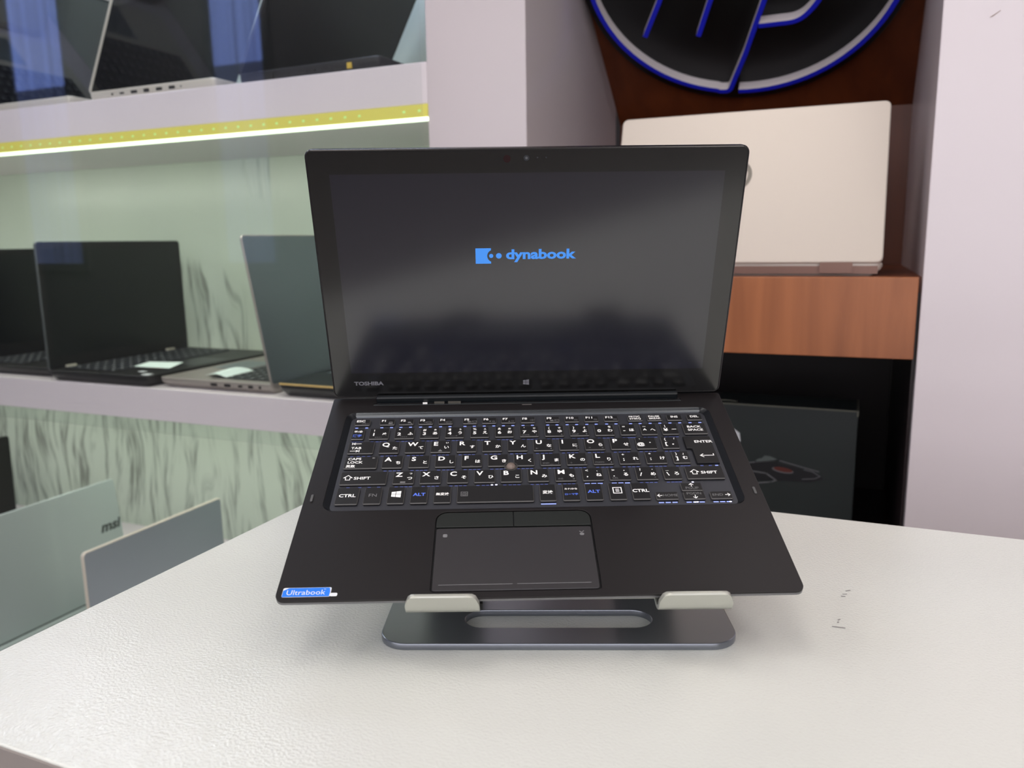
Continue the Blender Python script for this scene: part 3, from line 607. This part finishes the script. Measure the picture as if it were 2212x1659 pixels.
# enter key, L shaped
mb = MB(); ent = [(117.6, 122.4), (133.8, 122.4), (133.8, 154.0), (113.6, 154.0), (113.6, 140.0), (116.6, 140.0), (117.4, 139.6), (117.6, 138.8)]
mb.poly([ent], -2.25, KZ, M_KEY, bevel=.4); k = mb.build('key', lap, scale=S)
g = MB(); T(g, 'ENTER', 127.4, 147.4, 4.0); g.line([(122.0, 130.8), (131.4, 130.8), (131.4, 132.6)], .6, ZK, ZK + .02, M_WHITEINK); g.line([(123.9, 132.5), (121.7, 130.8), (123.9, 129.1)], .6, ZK, ZK + .02, M_WHITEINK)
g.build('key_legend', k, scale=S)
for x, mm in ((121, M_LEAK2), (127, M_LEAK2), (131.5, M_LEAK)): leak.box(x - 1.1, x + 1.1, 121.0, 121.9, -2.3, -2.2, mm)
for x, y in ((107.6, 82.55), (109.3, 82.6), (131.5, 82.4), (110.5, 104.0 - .6), (-28.5, 104.1), (-25.5, 104.2)): leak.poly([rr(x - .8, x + .8, y - .5, y + .5, .45, 3)], -2.25, -2.1, M_LEAK3)
leak.build('key_backlight', lap, scale=S)
# pointing stick
def dome(mb, cx, cy, z0, r, h, m, n=20, k=6, bulge=1.0):
    rs = []
    for i in range(k):
        a = i / k * PI / 2; rs.append([(cx + r * math.cos(a) * math.cos(2 * PI * j / n), cy + r * math.cos(a) * math.sin(2 * PI * j / n), z0 + h * math.sin(a)) for j in range(n)])
    mb.rings(rs, m)
mb = MB(); mb.rings([[(-15 + r_ * math.cos(2 * PI * j / 24), 122.0 + r_ * math.sin(2 * PI * j / 24), z_) for j in range(24)] for r_, z_ in ((4.9, KZ - .4), (4.9, KZ + .12), (4.5, KZ + .18), (4.3, KZ - .1))], mat('stick_well', (70, 68, 66), .35), cap1=True)
mb.build('pointing_stick_ring', lap, scale=S, smooth=True)
mb = MB(); dome(mb, -15, 121.8, KZ - .05, 3.3, 2.4, mat('stick_rubber', (122, 108, 100), .45, bump=(900, .5, .0006))); mb.build('pointing_stick', lap, scale=S, smooth=True)
# touchpad
mb = MB(); mb.rings([z3(rr(-65.2, 36.2, 5.0, 75.0, 2, 5, (2, 2, 8, 8)), -1.6), z3(rr(-65.2, 36.2, 5.0, 75.0, 2, 5, (2, 2, 8, 8)), -1.3)], mat('touchpad_gap', (14, 14, 15), .3)); mb.build('touchpad_well', lap, scale=S)
mb = MB(); rbox(mb, -64.0, 34.9, 6.2, 59.2, -1.2, -.25, 1.6, .25, M_PAD); tp = mb.build('touchpad', lap, scale=S, smooth=True)
g = MB(); g.box(-60.3, -16.5, 10.6, 10.95, -.25, -.22, M_GREYINK); g.box(-13.7, 30.3, 10.6, 10.95, -.25, -.22, M_GREYINK); g.build('touchpad_line', tp, scale=S); g = MB()
g.poly([rr(-59.6, -56.8, 51.0, 53.9, .8, 3)], -.25, -.2, M_GREYINK); g.poly([rr(27.2, 30.0, 50.8, 53.0, 1.0, 3)], -.25, -.2, M_GREYINK); g.line([(27.4, 54.4), (28.5, 53.4), (29.8, 54.6)], .6, -.25, -.2, M_GREYINK); g.build('touchpad_icon', tp, scale=S)
for (a, b, rs) in ((-64.2, -14.75, (.5, .5, .5, 7)), (-14.25, 35.2, (.5, .5, 7, .5))):
    mb = MB(); mb.poly([rr(a, b, 60.3, 74.0, 1, 5, rs)], -1.3, -.15, M_BTN, bevel=.25); mb.build('touchpad_button', lap, scale=S, smooth=True)
for x in (-149.4, 149.6):
    mb = MB(); rbox(mb, x - .9, x + .9, 87.0, 94.2, -.05, .75, .85, .3, mat('bumper_grey', (84, 84, 84), .5)); mb.build('rubber_bumper', lap, scale=S, smooth=True)
# sticker
g = MB(); g.poly([rr(-150.8, -122.6, 3.4, 10.6, 1.0, 3)], .0, .06, M_STICKERW); g.poly([rr(-119.9 - 2.9, -118.6, 3.6, 6.2, .8, 3)], 0, .05, M_STICKERW); sk = g.build('sticker', lap, scale=S); sk['label'] = 'blue sticker with white lettering'
g = MB(); g.poly([[(-150.6, 3.6), (-123.3, 3.6), (-123.0, 7.0), (-123.6, 10.2), (-125.0, 10.4), (-147.4, 10.4), (-150.0, 8.8), (-150.6, 8.4)]], .06, .09, M_STICKER); g.build('sticker_print', sk, scale=S)
g = MB(); g.text('Ultrabook', -148.6, 5.1, 5.3, M_STICKERW, .1, 0.0, 'LEFT', 1.03); g.text('™', -127.2, 8.3, 1.6, M_STICKERW, .1, 0, 'LEFT', 1.0); g.build('sticker_lettering', sk, scale=S)
# hinge channel and cradle
mb = MB(); mb.box(-122, 122, 201.8, 205.3, -3.0, -1.2, M_BLACK); mb.box(-121.8, 121.8, 201.5, 202.1, -1.4, .15, mat('channel_lip', (112, 118, 120), .3, metal=.7))
mb.build('hinge_channel', lap, scale=S)
mb = MB(); rbox(mb, -120, 120, 204.6, 209.2, -1.0, 5.0, 1.5, 1.0, mat('cradle_dark', (20, 24, 27), .3)); mb.build('hinge_cradle', lap, scale=S, smooth=True)
mb = MB(); mb.box(-83, -79.5, 202.2, 204.0, -.6, .6, M_WHITEINK); mb.box(-74, -66, 202.3, 204.5, -.4, .9, mat('dock_contact', (86, 84, 78), .4)); mb.box(-63, -53, 202.3, 204.5, -.4, .9, MATS['dock_contact']); mb.build('dock_latch', lap, scale=S)
g = MB(); g.box(-4.6, 3.0, 199.0, 199.9, 0, .08, mat('latch_mark_grey', (116, 112, 110), .4)); g.build('latch_mark', lap, scale=S)
# lid (tablet)
LID = Matrix.Translation((0, .2094, 0)) @ Matrix.Rotation(R(85.14), 4, 'X')
mb = MB(); bv = 1.5
mb.rings([z3(rr(-151, 151, 5, 192.8, 3, 5), -8.8), z3(rr(-153.6, 153.6, 2.7, 195.2, 5, 5), -6.4), z3(rr(-154, 154, 2.3, 195.6, 5, 5), -2.5), z3(rr(-153.8, 153.8, 2.5, 195.4, 5, 5), -.7), z3(rr(-153.2, 153.2, 3.1, 194.8, 4.5, 5), -.1), z3(rr(-152.6, 152.6, 3.7, 194.2, 4, 5), -.25)], M_LIDEDGE)
lid = mb.build('screen_lid', lap, LID, smooth=True, scale=S)
mb = MB(); mb.poly([rr(-152.4, 152.4, 3.9, 194.0, 4, 5), rr(-138.2, 138.2, 24.0, 178.6, .1, 1)], -.24, .0, M_GLASS_BEZEL); mb.build('screen_bezel', lid, scale=S)
mb = MB(); mb.box(-138.2, 138.2, 24.0, 178.6, -.2, -.004, M_LCD); mb.build('display', lid, scale=S)
g = MB(); a = [( -38.2, 112.6), (-26.9, 112.6), (-26.9, 114.1)]
for i in range(13):
    an = R(250 - 140 * i / 12); a.append((-26.9 + 4.2 * math.cos(an) + 1.4, 118.4 + 4.55 * math.sin(an)))
a += [(-26.9, 122.8), (-26.9, 124.3), (-38.2, 124.3)]
g.poly([a], .0, .03, M_LOGOBLUE)
g.poly([[(-26.8 + 1.55 * math.cos(2 * PI * i / 20), 118.45 + 1.55 * math.sin(2 * PI * i / 20)) for i in range(20)]], 0, .03, M_LOGOBLUE)
g.poly([[(-21.2 + 2.1 * math.cos(2 * PI * i / 20), 118.45 + 2.1 * math.sin(2 * PI * i / 20)) for i in range(20)]], 0, .03, M_LOGOBLUE)
g.text('dynabook', -16.0, 116.1, 10.0, M_LOGOBLUE, .03, .036, 'LEFT', 1.265); g.build('boot_logo', lid, scale=S)
g = MB(); g.text('TOSHIBA', -136.6, 13.4, 4.4, M_LOGOGREY, .02, .04, 'LEFT', 1.26); g.build('brand_lettering', lid, scale=S)
g = MB(); winlogo(g, -1.2, 14.0, 2.2, M_LOGOGREY, .03); g.build('home_button', lid, scale=S)
g = MB()
for x, y, r_, m in ((-14.6, 188.2, 2.6, mat('ir_window', (40, 22, 24), .15)), (-1.1, 188.6, 2.0, mat('lens_ring', (52, 54, 58), .2)), (-1.1, 188.6, .9, mat('lens_core', (95, 96, 100), .1)), (6.5, 188.8, .6, MATS['lens_ring']), (12.5, 188.8, .6, MATS['lens_ring'])):
    g.poly([[(x + r_ * math.cos(2 * PI * i / 20), y + r_ * math.sin(2 * PI * i / 20)) for i in range(20)]], 0 if r_ > 1 else .02, .02 if r_ > 1 else .04, m)
g.build('camera', lid, scale=S)

# ================================================================== STAND
ST = thing('laptop_stand', 'grey aluminium laptop stand with two front lips on the white table', 'laptop stand', (LT.x, LT.y, 0.800), (0, 0, R(22.6)))
IS = Matrix.Rotation(R(-1.2), 4, 'Z')
mb = MB(); mb.poly([rr(-101, 121, 16.5, 205, 18, 8), rr(-49, 71, 37.5, 61.5, 12, 8)], 0, 4.4, M_STAND, bevel=.7, M=IS); mb.build('base_plate', ST, scale=S, smooth=True)
mb = MB()
PLM = Matrix.Translation((0, 0, LT.z - 0.800)) @ Matrix.Rotation(R(22.36), 4, 'X')
mb.poly([rr(-90, 122, 8.4, 200, 10, 6)], -12.2, -8.9, M_STANDL, bevel=.8); mb.build('top_plate', ST, PLM, scale=S, smooth=True)
for xa, xb in ((-78.6, -35.8), (67.4, 109.6)):
    prof = [(14, -8.9), (4, -8.7), (0, -7.4), (-2.3, -5.2), (-2.9, -2), (-2.9, 6.4), (-3.6, 7.0), (-5.2, 7.0), (-5.9, 6.4), (-6.1, 0), (-5.9, -3.4), (-4.7, -6.6), (-1.8, -9.2), (2.5, -11.2), (14, -12.2)]
    rs = []; nx = 22
    for i in range(nx + 1):
        s = i / nx; x = xa + (xb - xa) * s; e = min(x - xa, xb - x); rad = 7.0
        cut = 0 if e >= rad else rad - math.sqrt(max(rad * rad - (rad - e) ** 2, 0))
        rs.append([(x, y, min(z, 7.0 - cut) if z > -3 and y < -2 else z) for y, z in prof])
    mb = MB(); mb.rings(rs, M_STANDL); mb.build('front_lip', ST, PLM, scale=S, smooth=True)
    mb = MB(); mb.box(xa + 1, xb + 1.5, -1.2, 4, -8.8, -4.2, M_RUBBER); mb.build('rubber_pad', ST, PLM, scale=S)
for x in (-62, 84):
    zt = (LT.z - .8) * 1000
    mb = MB(); rs = []
    for s in (0, .5, 1):
        y = 190 - 80 * s; 
        z = 5 + s * (zt + (110) * math.sin(R(22.36)) - 12.5 - 5); rs.append([(x - 22, y, z), (x + 22, y, z), (x + 22, y + 6, z), (x - 22, y + 6, z)])
    mb.rings(rs, M_STANDL); mb.build('support_leg', ST, scale=S)

# ================================================================== OTHER LAPTOPS
def laptop(label, loc, rotz, W, D, lidH, ang, T_=.018, body=M_BLACK, lidm=None, edge=None, screen=M_SCRM, bez=M_BLACK, kb=M_KEYBG, ports=None, kbz=(.07, .93, .42, .95), tp=True, bezel=.012, group='laptops on display', name='laptop', foot=0, lidT=.006, chin=.022, side=None, keys=True):
    """local x along the width, front edge at y=0, hinge at y=D"""
    t = thing(name, label, 'laptop', loc, (0, 0, rotz), group)
    lidm = lidm or body; edge = edge or body; side = side or body
    mb = MB(); h = W / 2
    mb.rings([z3(rr(-h + .012, h - .012, .012, D - .004, .006, 3), foot), z3(rr(-h + .002, h - .002, .002, D, .008, 3), foot + T_ * .45), z3(rr(-h, h, 0, D, .009, 3), T_ * .72), z3(rr(-h, h, 0, D, .009, 3), T_ - .0012), z3(rr(-h + .001, h - .001, .001, D - .001, .008, 3), T_)], side)
    mb.build('base', t, smooth=True)
    if keys:
        x0, x1, y0, y1 = -h + W * kbz[0], -h + W * kbz[1], D * kbz[2], D * kbz[3]
        mb = MB(); mb.box(x0, x1, y0, y1, T_, T_ + .0004, M_PORT); nr, nc = 6, 15
        for r_ in range(nr):
            for c_ in range(nc):
                ax = x0 + (x1 - x0) * (c_ + .08) / nc; bx = x0 + (x1 - x0) * (c_ + .92) / nc; ay = y0 + (y1 - y0) * (r_ + .1) / nr; by = y0 + (y1 - y0) * (r_ + .9) / nr
                mb.box(ax, bx, ay, by, T_ + .0004, T_ + .0018, kb)
                mb.box(ax + (bx - ax) * .2, ax + (bx - ax) * .45, ay + (by - ay) * .5, ay + (by - ay) * .8, T_ + .0018, T_ + .0019, mat('tiny_legend', (150, 152, 155), .5))
        mb.build('keyboard', t)
    if tp:
        mb = MB(); mb.box(-.05, .05, D * .06, D * .36, T_, T_ + .0004, mat('touchpad_bg_dark', (50, 52, 54), .35) if body in (M_BLACK,) else M_SLVRD); mb.build('touchpad', t)
    LM_ = Matrix.Translation((0, D - .003, T_ * .75)) @ Matrix.Rotation(PI - ang, 4, 'X')   # local y up the lid, local z towards the user
    LM_ = Matrix.Translation((0, D - .003, T_ * .75)) @ Matrix(((1, 0, 0, 0), (0, -math.cos(ang), -math.sin(ang), 0), (0, math.sin(ang), -math.cos(ang), 0), (0, 0, 0, 1)))
    mb = MB(); rbox(mb, -h, h, 0.002, lidH, -lidT, 0, .008, .0012, edge); mb.rings([z3(rr(-h + .002, h - .002, .004, lidH - .002, .007, 4), -lidT - .0003), z3(rr(-h + .002, h - .002, .004, lidH - .002, .007, 4), -lidT + .0002)], lidm)
    ld = mb.build('lid', t, LM_, smooth=True)
    mb = MB(); mb.poly([rr(-h + .002, h - .002, .004, lidH - .002, .006, 3), rr(-h + bezel, h - bezel, .004 + chin, lidH - bezel * 1.1, .001, 1)], -.0002, .0004, bez); mb.build('bezel', ld)
    mb = MB(); mb.box(-h + bezel, h - bezel, .004 + chin, lidH - bezel * 1.1, -.0002, .0002, screen); mb.build('screen', ld)
    mb = MB()
    for a, b in ((-h * .86, -h * .68), (h * .68, h * .86)): mb.box(a, b, -.003, .004, -.003, .002, body)
    mb.build('hinge', ld)
    if ports:
        sd, lst = ports
        for (p, wd, ht, m_) in lst:
            mb = MB(); x = -h if sd < 0 else h
            mb.box(x - .0008, x + .0008, p * D - wd / 2, p * D + wd / 2, T_ * .60 - ht / 2, T_ * .60 + ht / 2, m_); mb.build('port', t)
    return t, ld
P9 = R(90)
US, LS = 1.311, 0.782
std_ports = [(.80, .003, .003, M_PORT), (.72, .009, .003, M_PORT), (.62, .014, .005, M_PORT), (.52, .012, .006, M_PORT), (.42, .013, .005, M_PORT), (.32, .013, .005, M_PORT), (.25, .002, .002, M_PORT)]
# upper shelf, left to right (hinge line runs away from the viewer, screens face right)
laptop('pale laptop at far left of the upper shelf, its glossy screen mirroring its keyboard', (-1.375, 1.30, US), P9, .355, .29, .285, R(66), .018, M_PALE, M_PALE, M_PALE, mat('dark_screen_mirror', (6, 7, 9), .05, ior=2.4), mat('bezel_gloss', (10, 10, 12), .08, ior=1.6), bezel=.006, tp=True, chin=.012, kb=M_KEYBG)
laptop('pale silver laptop with row of side ports, second on the upper shelf', (-1.030, 1.305, US), P9, .355, .302, .285, R(63), .021, M_PALE, M_PALE, M_PALE, M_SCR, MATS['bezel_gloss'], bezel=.008, ports=(-1, std_ports), chin=.014)
laptop('big black laptop with yellow side port beside the pillar on the upper shelf', (-0.690, 1.325, US), P9 - R(2), .395, .290, .262, R(60), .024, M_BLACK, M_BLACK, M_BLACK, M_SCRM, M_BLACK, bezel=.012,
       ports=(-1, [(.76, .014, .012, M_PORT), (.64, .012, .004, M_PORT), (.52, .014, .005, M_PORT), (.45, .008, .005, M_PORT), (.36, .014, .006, M_PORT), (.28, .014, .006, M_PORT), (.20, .009, .009, M_PORTY), (.13, .006, .006, M_PORT)]))
# lower shelf
laptop('black laptop cut off by the left picture edge on the table-height shelf', (-1.525, 1.30, LS), P9, .345, .275, .250, R(90), .020, chin=.03, edge=mat('lid_edge_grey', (74, 78, 78), .4))
laptop('black laptop with blank dark screen and silver hinge caps on the table-height shelf', (-1.222, 1.288, LS), P9, .372, .272, .262, R(90), .022, chin=.026, edge=MATS['lid_edge_grey'])
sh = bpy.data.objects  # (hinge caps of that laptop)
tE = [o for o in C.objects if o.get('label', '').startswith('black laptop with blank')][0]
for y0_ in (-.150, .115):
    mb = MB(); mb.box(y0_, y0_ + .022, .262, .268, .022, .027, M_PALE); mb.build('hinge_cap', tE)
mb = MB(); mb.box(-.176, -.160, .012, .030, .022, .0224, M_STICKERW); mb.build('sticker', tE)
mb = MB(); mb.box(-.148, -.138, .052, .068, .022, .0224, M_STICKERW); mb.build('sticker', tE)
mb = MB(); mb.box(-.105, -.09, .05, .085, .022, .0223, M_RED); mb.build('red_label', tE)
laptop('silver-grey laptop turned away with its shiny lid back facing the camera', (-1.213, 1.295, LS), -P9, .350, .268, .272, R(80), .019, mat('warm_grey_metal', (150, 143, 138), .4, metal=.4), M_SLVRD, MATS.get('warm_grey_metal') or M_PALE, M_SCRM, M_BLACK, M_KEYBG, lidT=.0045,
       ports=(1, [(.50, .014, .005, M_PORT), (.62, .014, .005, M_PORT), (.73, .008, .004, M_PORT), (.82, .009, .005, M_PORT), (.90, .004, .004, M_PORT)]), kbz=(.07, .93, .40, .93))
M_GLINT = mat('painted_gold_glint', (250, 214, 140), .3, metal=.4)
t, ld = laptop('black laptop half hidden behind the main laptop, golden reflection on its edge', (-0.925, 1.285, LS), -P9, .345, .262, .235, R(98), .024, mat('gloss_black', (30, 31, 30), .16), ports=None)
mb = MB(); mb.box(.1715, .1735, .004, .258, .0215, .0245, M_GLINT); mb.build('painted_edge_glint', t)  # LED reflection along the base edge, painted as a gold strip
# lowest shelf
BS = 0.27
t, ld = laptop('greenish silver laptop with small lid lettering on the lowest shelf', (-1.755, 1.053, BS), -P9, .368, .272, .250, R(84), .022, M_SLVRG, M_SLVRG, M_SLVRG, M_SCRM, M_BLACK)
mb = MB(); mb.text('msi', 0, 0, .031, mat('logo_dark', (70, 76, 74), .5), 0, .04, 'CENTER', 1.15, .25,
        M=Matrix.Translation((-.153, .150, -.0066)) @ Matrix.Rotation(PI, 4, 'Y')); mb.build('lid_lettering', ld)
mb = MB(); mb.box(-.150, .150, .262, .276, .014, .022, M_BLACK); mb.box(-.165, .165, .272, .290, .004, .020, M_SLVRG); mb.build('rear_vent', t)
laptop('blue-grey silver laptop standing nearest the table corner, lid back to camera', (-1.425, 1.070, BS), -P9, .330, .225, .245, R(90), .016, M_SLVRB, M_SLVRB, M_PALE, M_SCRM, M_BLACK, lidT=.007)
laptop('dark laptop peeking in at the left edge below the shelf', (-2.40, 1.26, BS), -P9, .36, .245, .250, R(92), .02)
# niche laptop, closed side to camera
t, ld = laptop('pearl white laptop seen from behind on the cherry wood niche shelf', (-0.146, 1.372, .995), PI, .361, .235, .222, R(72), .017, M_CREAM, M_CREAM, M_CREAM, M_SCRM, M_BLACK, group='laptops on display', lidT=.008)
mb = MB(); mb.box(-.175, .175, .2345, .2375, .003, .013, M_BROWNMETAL); mb.build('rear_strip', t)
for xx in (-.145, .105):
    mb = MB(); mb.box(xx, xx + .040, .2340, .2425, .004, .018, M_BROWNMETAL); mb.build('hinge_cover', t)
g = MB(); n_ = 36
MK = Matrix.Translation((.012, .128, -.0087)) @ Matrix.Rotation(PI, 4, 'Y')
ring = [(.0225 * math.cos(2 * PI * i / n_), .0225 * math.sin(2 * PI * i / n_)) for i in range(n_)]; ring2 = [(.0170 * math.cos(2 * PI * i / n_), .0170 * math.sin(2 * PI * i / n_)) for i in range(n_)]
ML = mat('logo_grey_chrome', (118, 112, 104), .35, metal=.3)
g.poly([ring, ring2], 0, .0003, ML, M=MK)
for a in ([(-.012, -.008), (-.004, .019)], [(-.002, -.008), (.003, .004), (-.005, .005)], [(.003, -.019), (.011, .006)], [(.006, .006), (.014, .006), (.011, -.007), (.006, -.007)]): g.line(a, .0028, 0, .0003, ML, M=MK)
g.build('lid_emblem', ld)

# paper notes on the keyboards
def note(label, pts, z, curl=0.0):
    mb = MB(); n = 6; a, b, c, d = [Vector(p) for p in pts]; v = []
    for i in range(n + 1):
        s = i / n; p = a.lerp(d, s); q = b.lerp(c, s); zz = z + curl * math.sin(s * PI * 1.2)
        v += [(p.x, p.y, zz), (q.x, q.y, zz), (q.x, q.y, zz + .0006), (p.x, p.y, zz + .0006)]
    f = []
    for i in range(n):
        k = i * 4
        for j in range(4): f.append((k + j, k + (j + 1) % 4, k + 4 + (j + 1) % 4, k + 4 + j))
    f += [(3, 2, 1, 0), (n * 4, n * 4 + 1, n * 4 + 2, n * 4 + 3)]
    mb.add(v, f, M_PAPER); return tag(mb.build('paper_note'), label, 'paper note')
note('flat white note on the black laptop keyboard', [(-1.342, 1.178), (-1.365, 1.238), (-1.287, 1.255), (-1.249, 1.182)], LS + .0242)
note('curled white note on the silver laptop keyboard', [(-1.125, 1.150), (-1.142, 1.228), (-1.082, 1.236), (-1.070, 1.148)], LS + .0215, .004)

# black carton in the niche's lower compartment
bx = thing('carton_box', 'black laptop carton with printed eye artwork in the dark lower niche', 'box', (0, 0, 0))
X0, X1, Y0, Y1, Z0, Z1 = -.36, .018, 1.20, 1.285, .58, .803
mb = MB(); mb.box(X0, X1, Y0, Y1, Z0, Z1, M_BOX); mb.build('carton', bx, bevel=.001)
mb = MB(); mb.box(X0, X1, Y0 - .0006, Y0 + .001, Z1 - .0015, Z1 + .0006, M_BOXEDGE); mb.box(X1 - .0018, X1 + .0006, Y0 - .0006, Y0 + .0004, Z1 - .008, Z1, M_BOXEDGE); mb.box(X1 - .002, X1 + .0007, Y0, Y1, Z1 - .001, Z1 + .0004, M_BOXEDGE); mb.build('worn_edge', bx)
Mf = Matrix(((1, 0, 0, 0), (0, 0, -1, Y0 - .0004), (0, 1, 0, 0), (0, 0, 0, 1)))
g = MB()
g.poly([[(-.17, .705), (-.141, .7135), (-.104, .7175), (-.092, .714), (-.098, .7115), (-.128, .7045), (-.17, .69)]][:0] or [[(-.165, .700), (-.123, .7155), (-.095, .7195), (-.060, .714), (-.030, .706), (-.022, .700), (-.040, .693), (-.100, .690), (-.150, .685)]], 0, .0002, M_ARTD, M=Mf)
g.poly([[(-.118, .7195), (-.113, .7225), (-.110, .7225), (-.106, .7275), (-.098, .7270), (-.084, .7215), (-.100, .7195), (-.117, .7165)]], .0002, .0004, M_ARTW, M=Mf)
g.line([(-.150, .7105), (-.118, .7165), (-.086, .7220), (-.050, .7140), (-.030, .7100)], .0012, .0002, .0004, M_ARTG, M=Mf)
g.line([(-.050, .7110), (-.038, .7090), (-.028, .7030), (-.035, .6990), (-.052, .6965)], .0009, .0002, .0004, M_ARTG, M=Mf)
el = lambda cx, cy, a, b, t_: [(cx + a * math.cos(q) * math.cos(t_) - b * math.sin(q) * math.sin(t_), cy + a * math.cos(q) * math.sin(t_) + b * math.sin(q) * math.cos(t_)) for q in [2 * PI * i / 28 for i in range(28)]]
g.poly([el(-.0795, .7075, .0150, .0040, R(-6))], .0003, .0005, M_ARTG, M=Mf); g.poly([el(-.0790, .7084, .0135, .0034, R(-6))], .0005, .0007, M_ARTR, M=Mf)
g.line([(-.150, .7040), (-.103, .7005), (-.088, .6910), (-.096, .6880), (-.125, .6820)], .0016, .0003, .0006, M_ARTG, M=Mf)
g.build('printed_artwork', bx)
g = MB(); g.poly([[(-.154, .744), (-.152, .765), (-.1430, .759), (-.1412, .746)]], 0, .0003, M_STICKERW, M=Mf); g.build('white_label', bx)
mb = MB(); mb.line([(-.178, .0), (-.165, .003), (-.152, -.003)], .004, .815, .8162, M_BOXEDGE, M=Matrix.Translation((0, 1.215, -.011))); mb.build('carry_strap', bx)
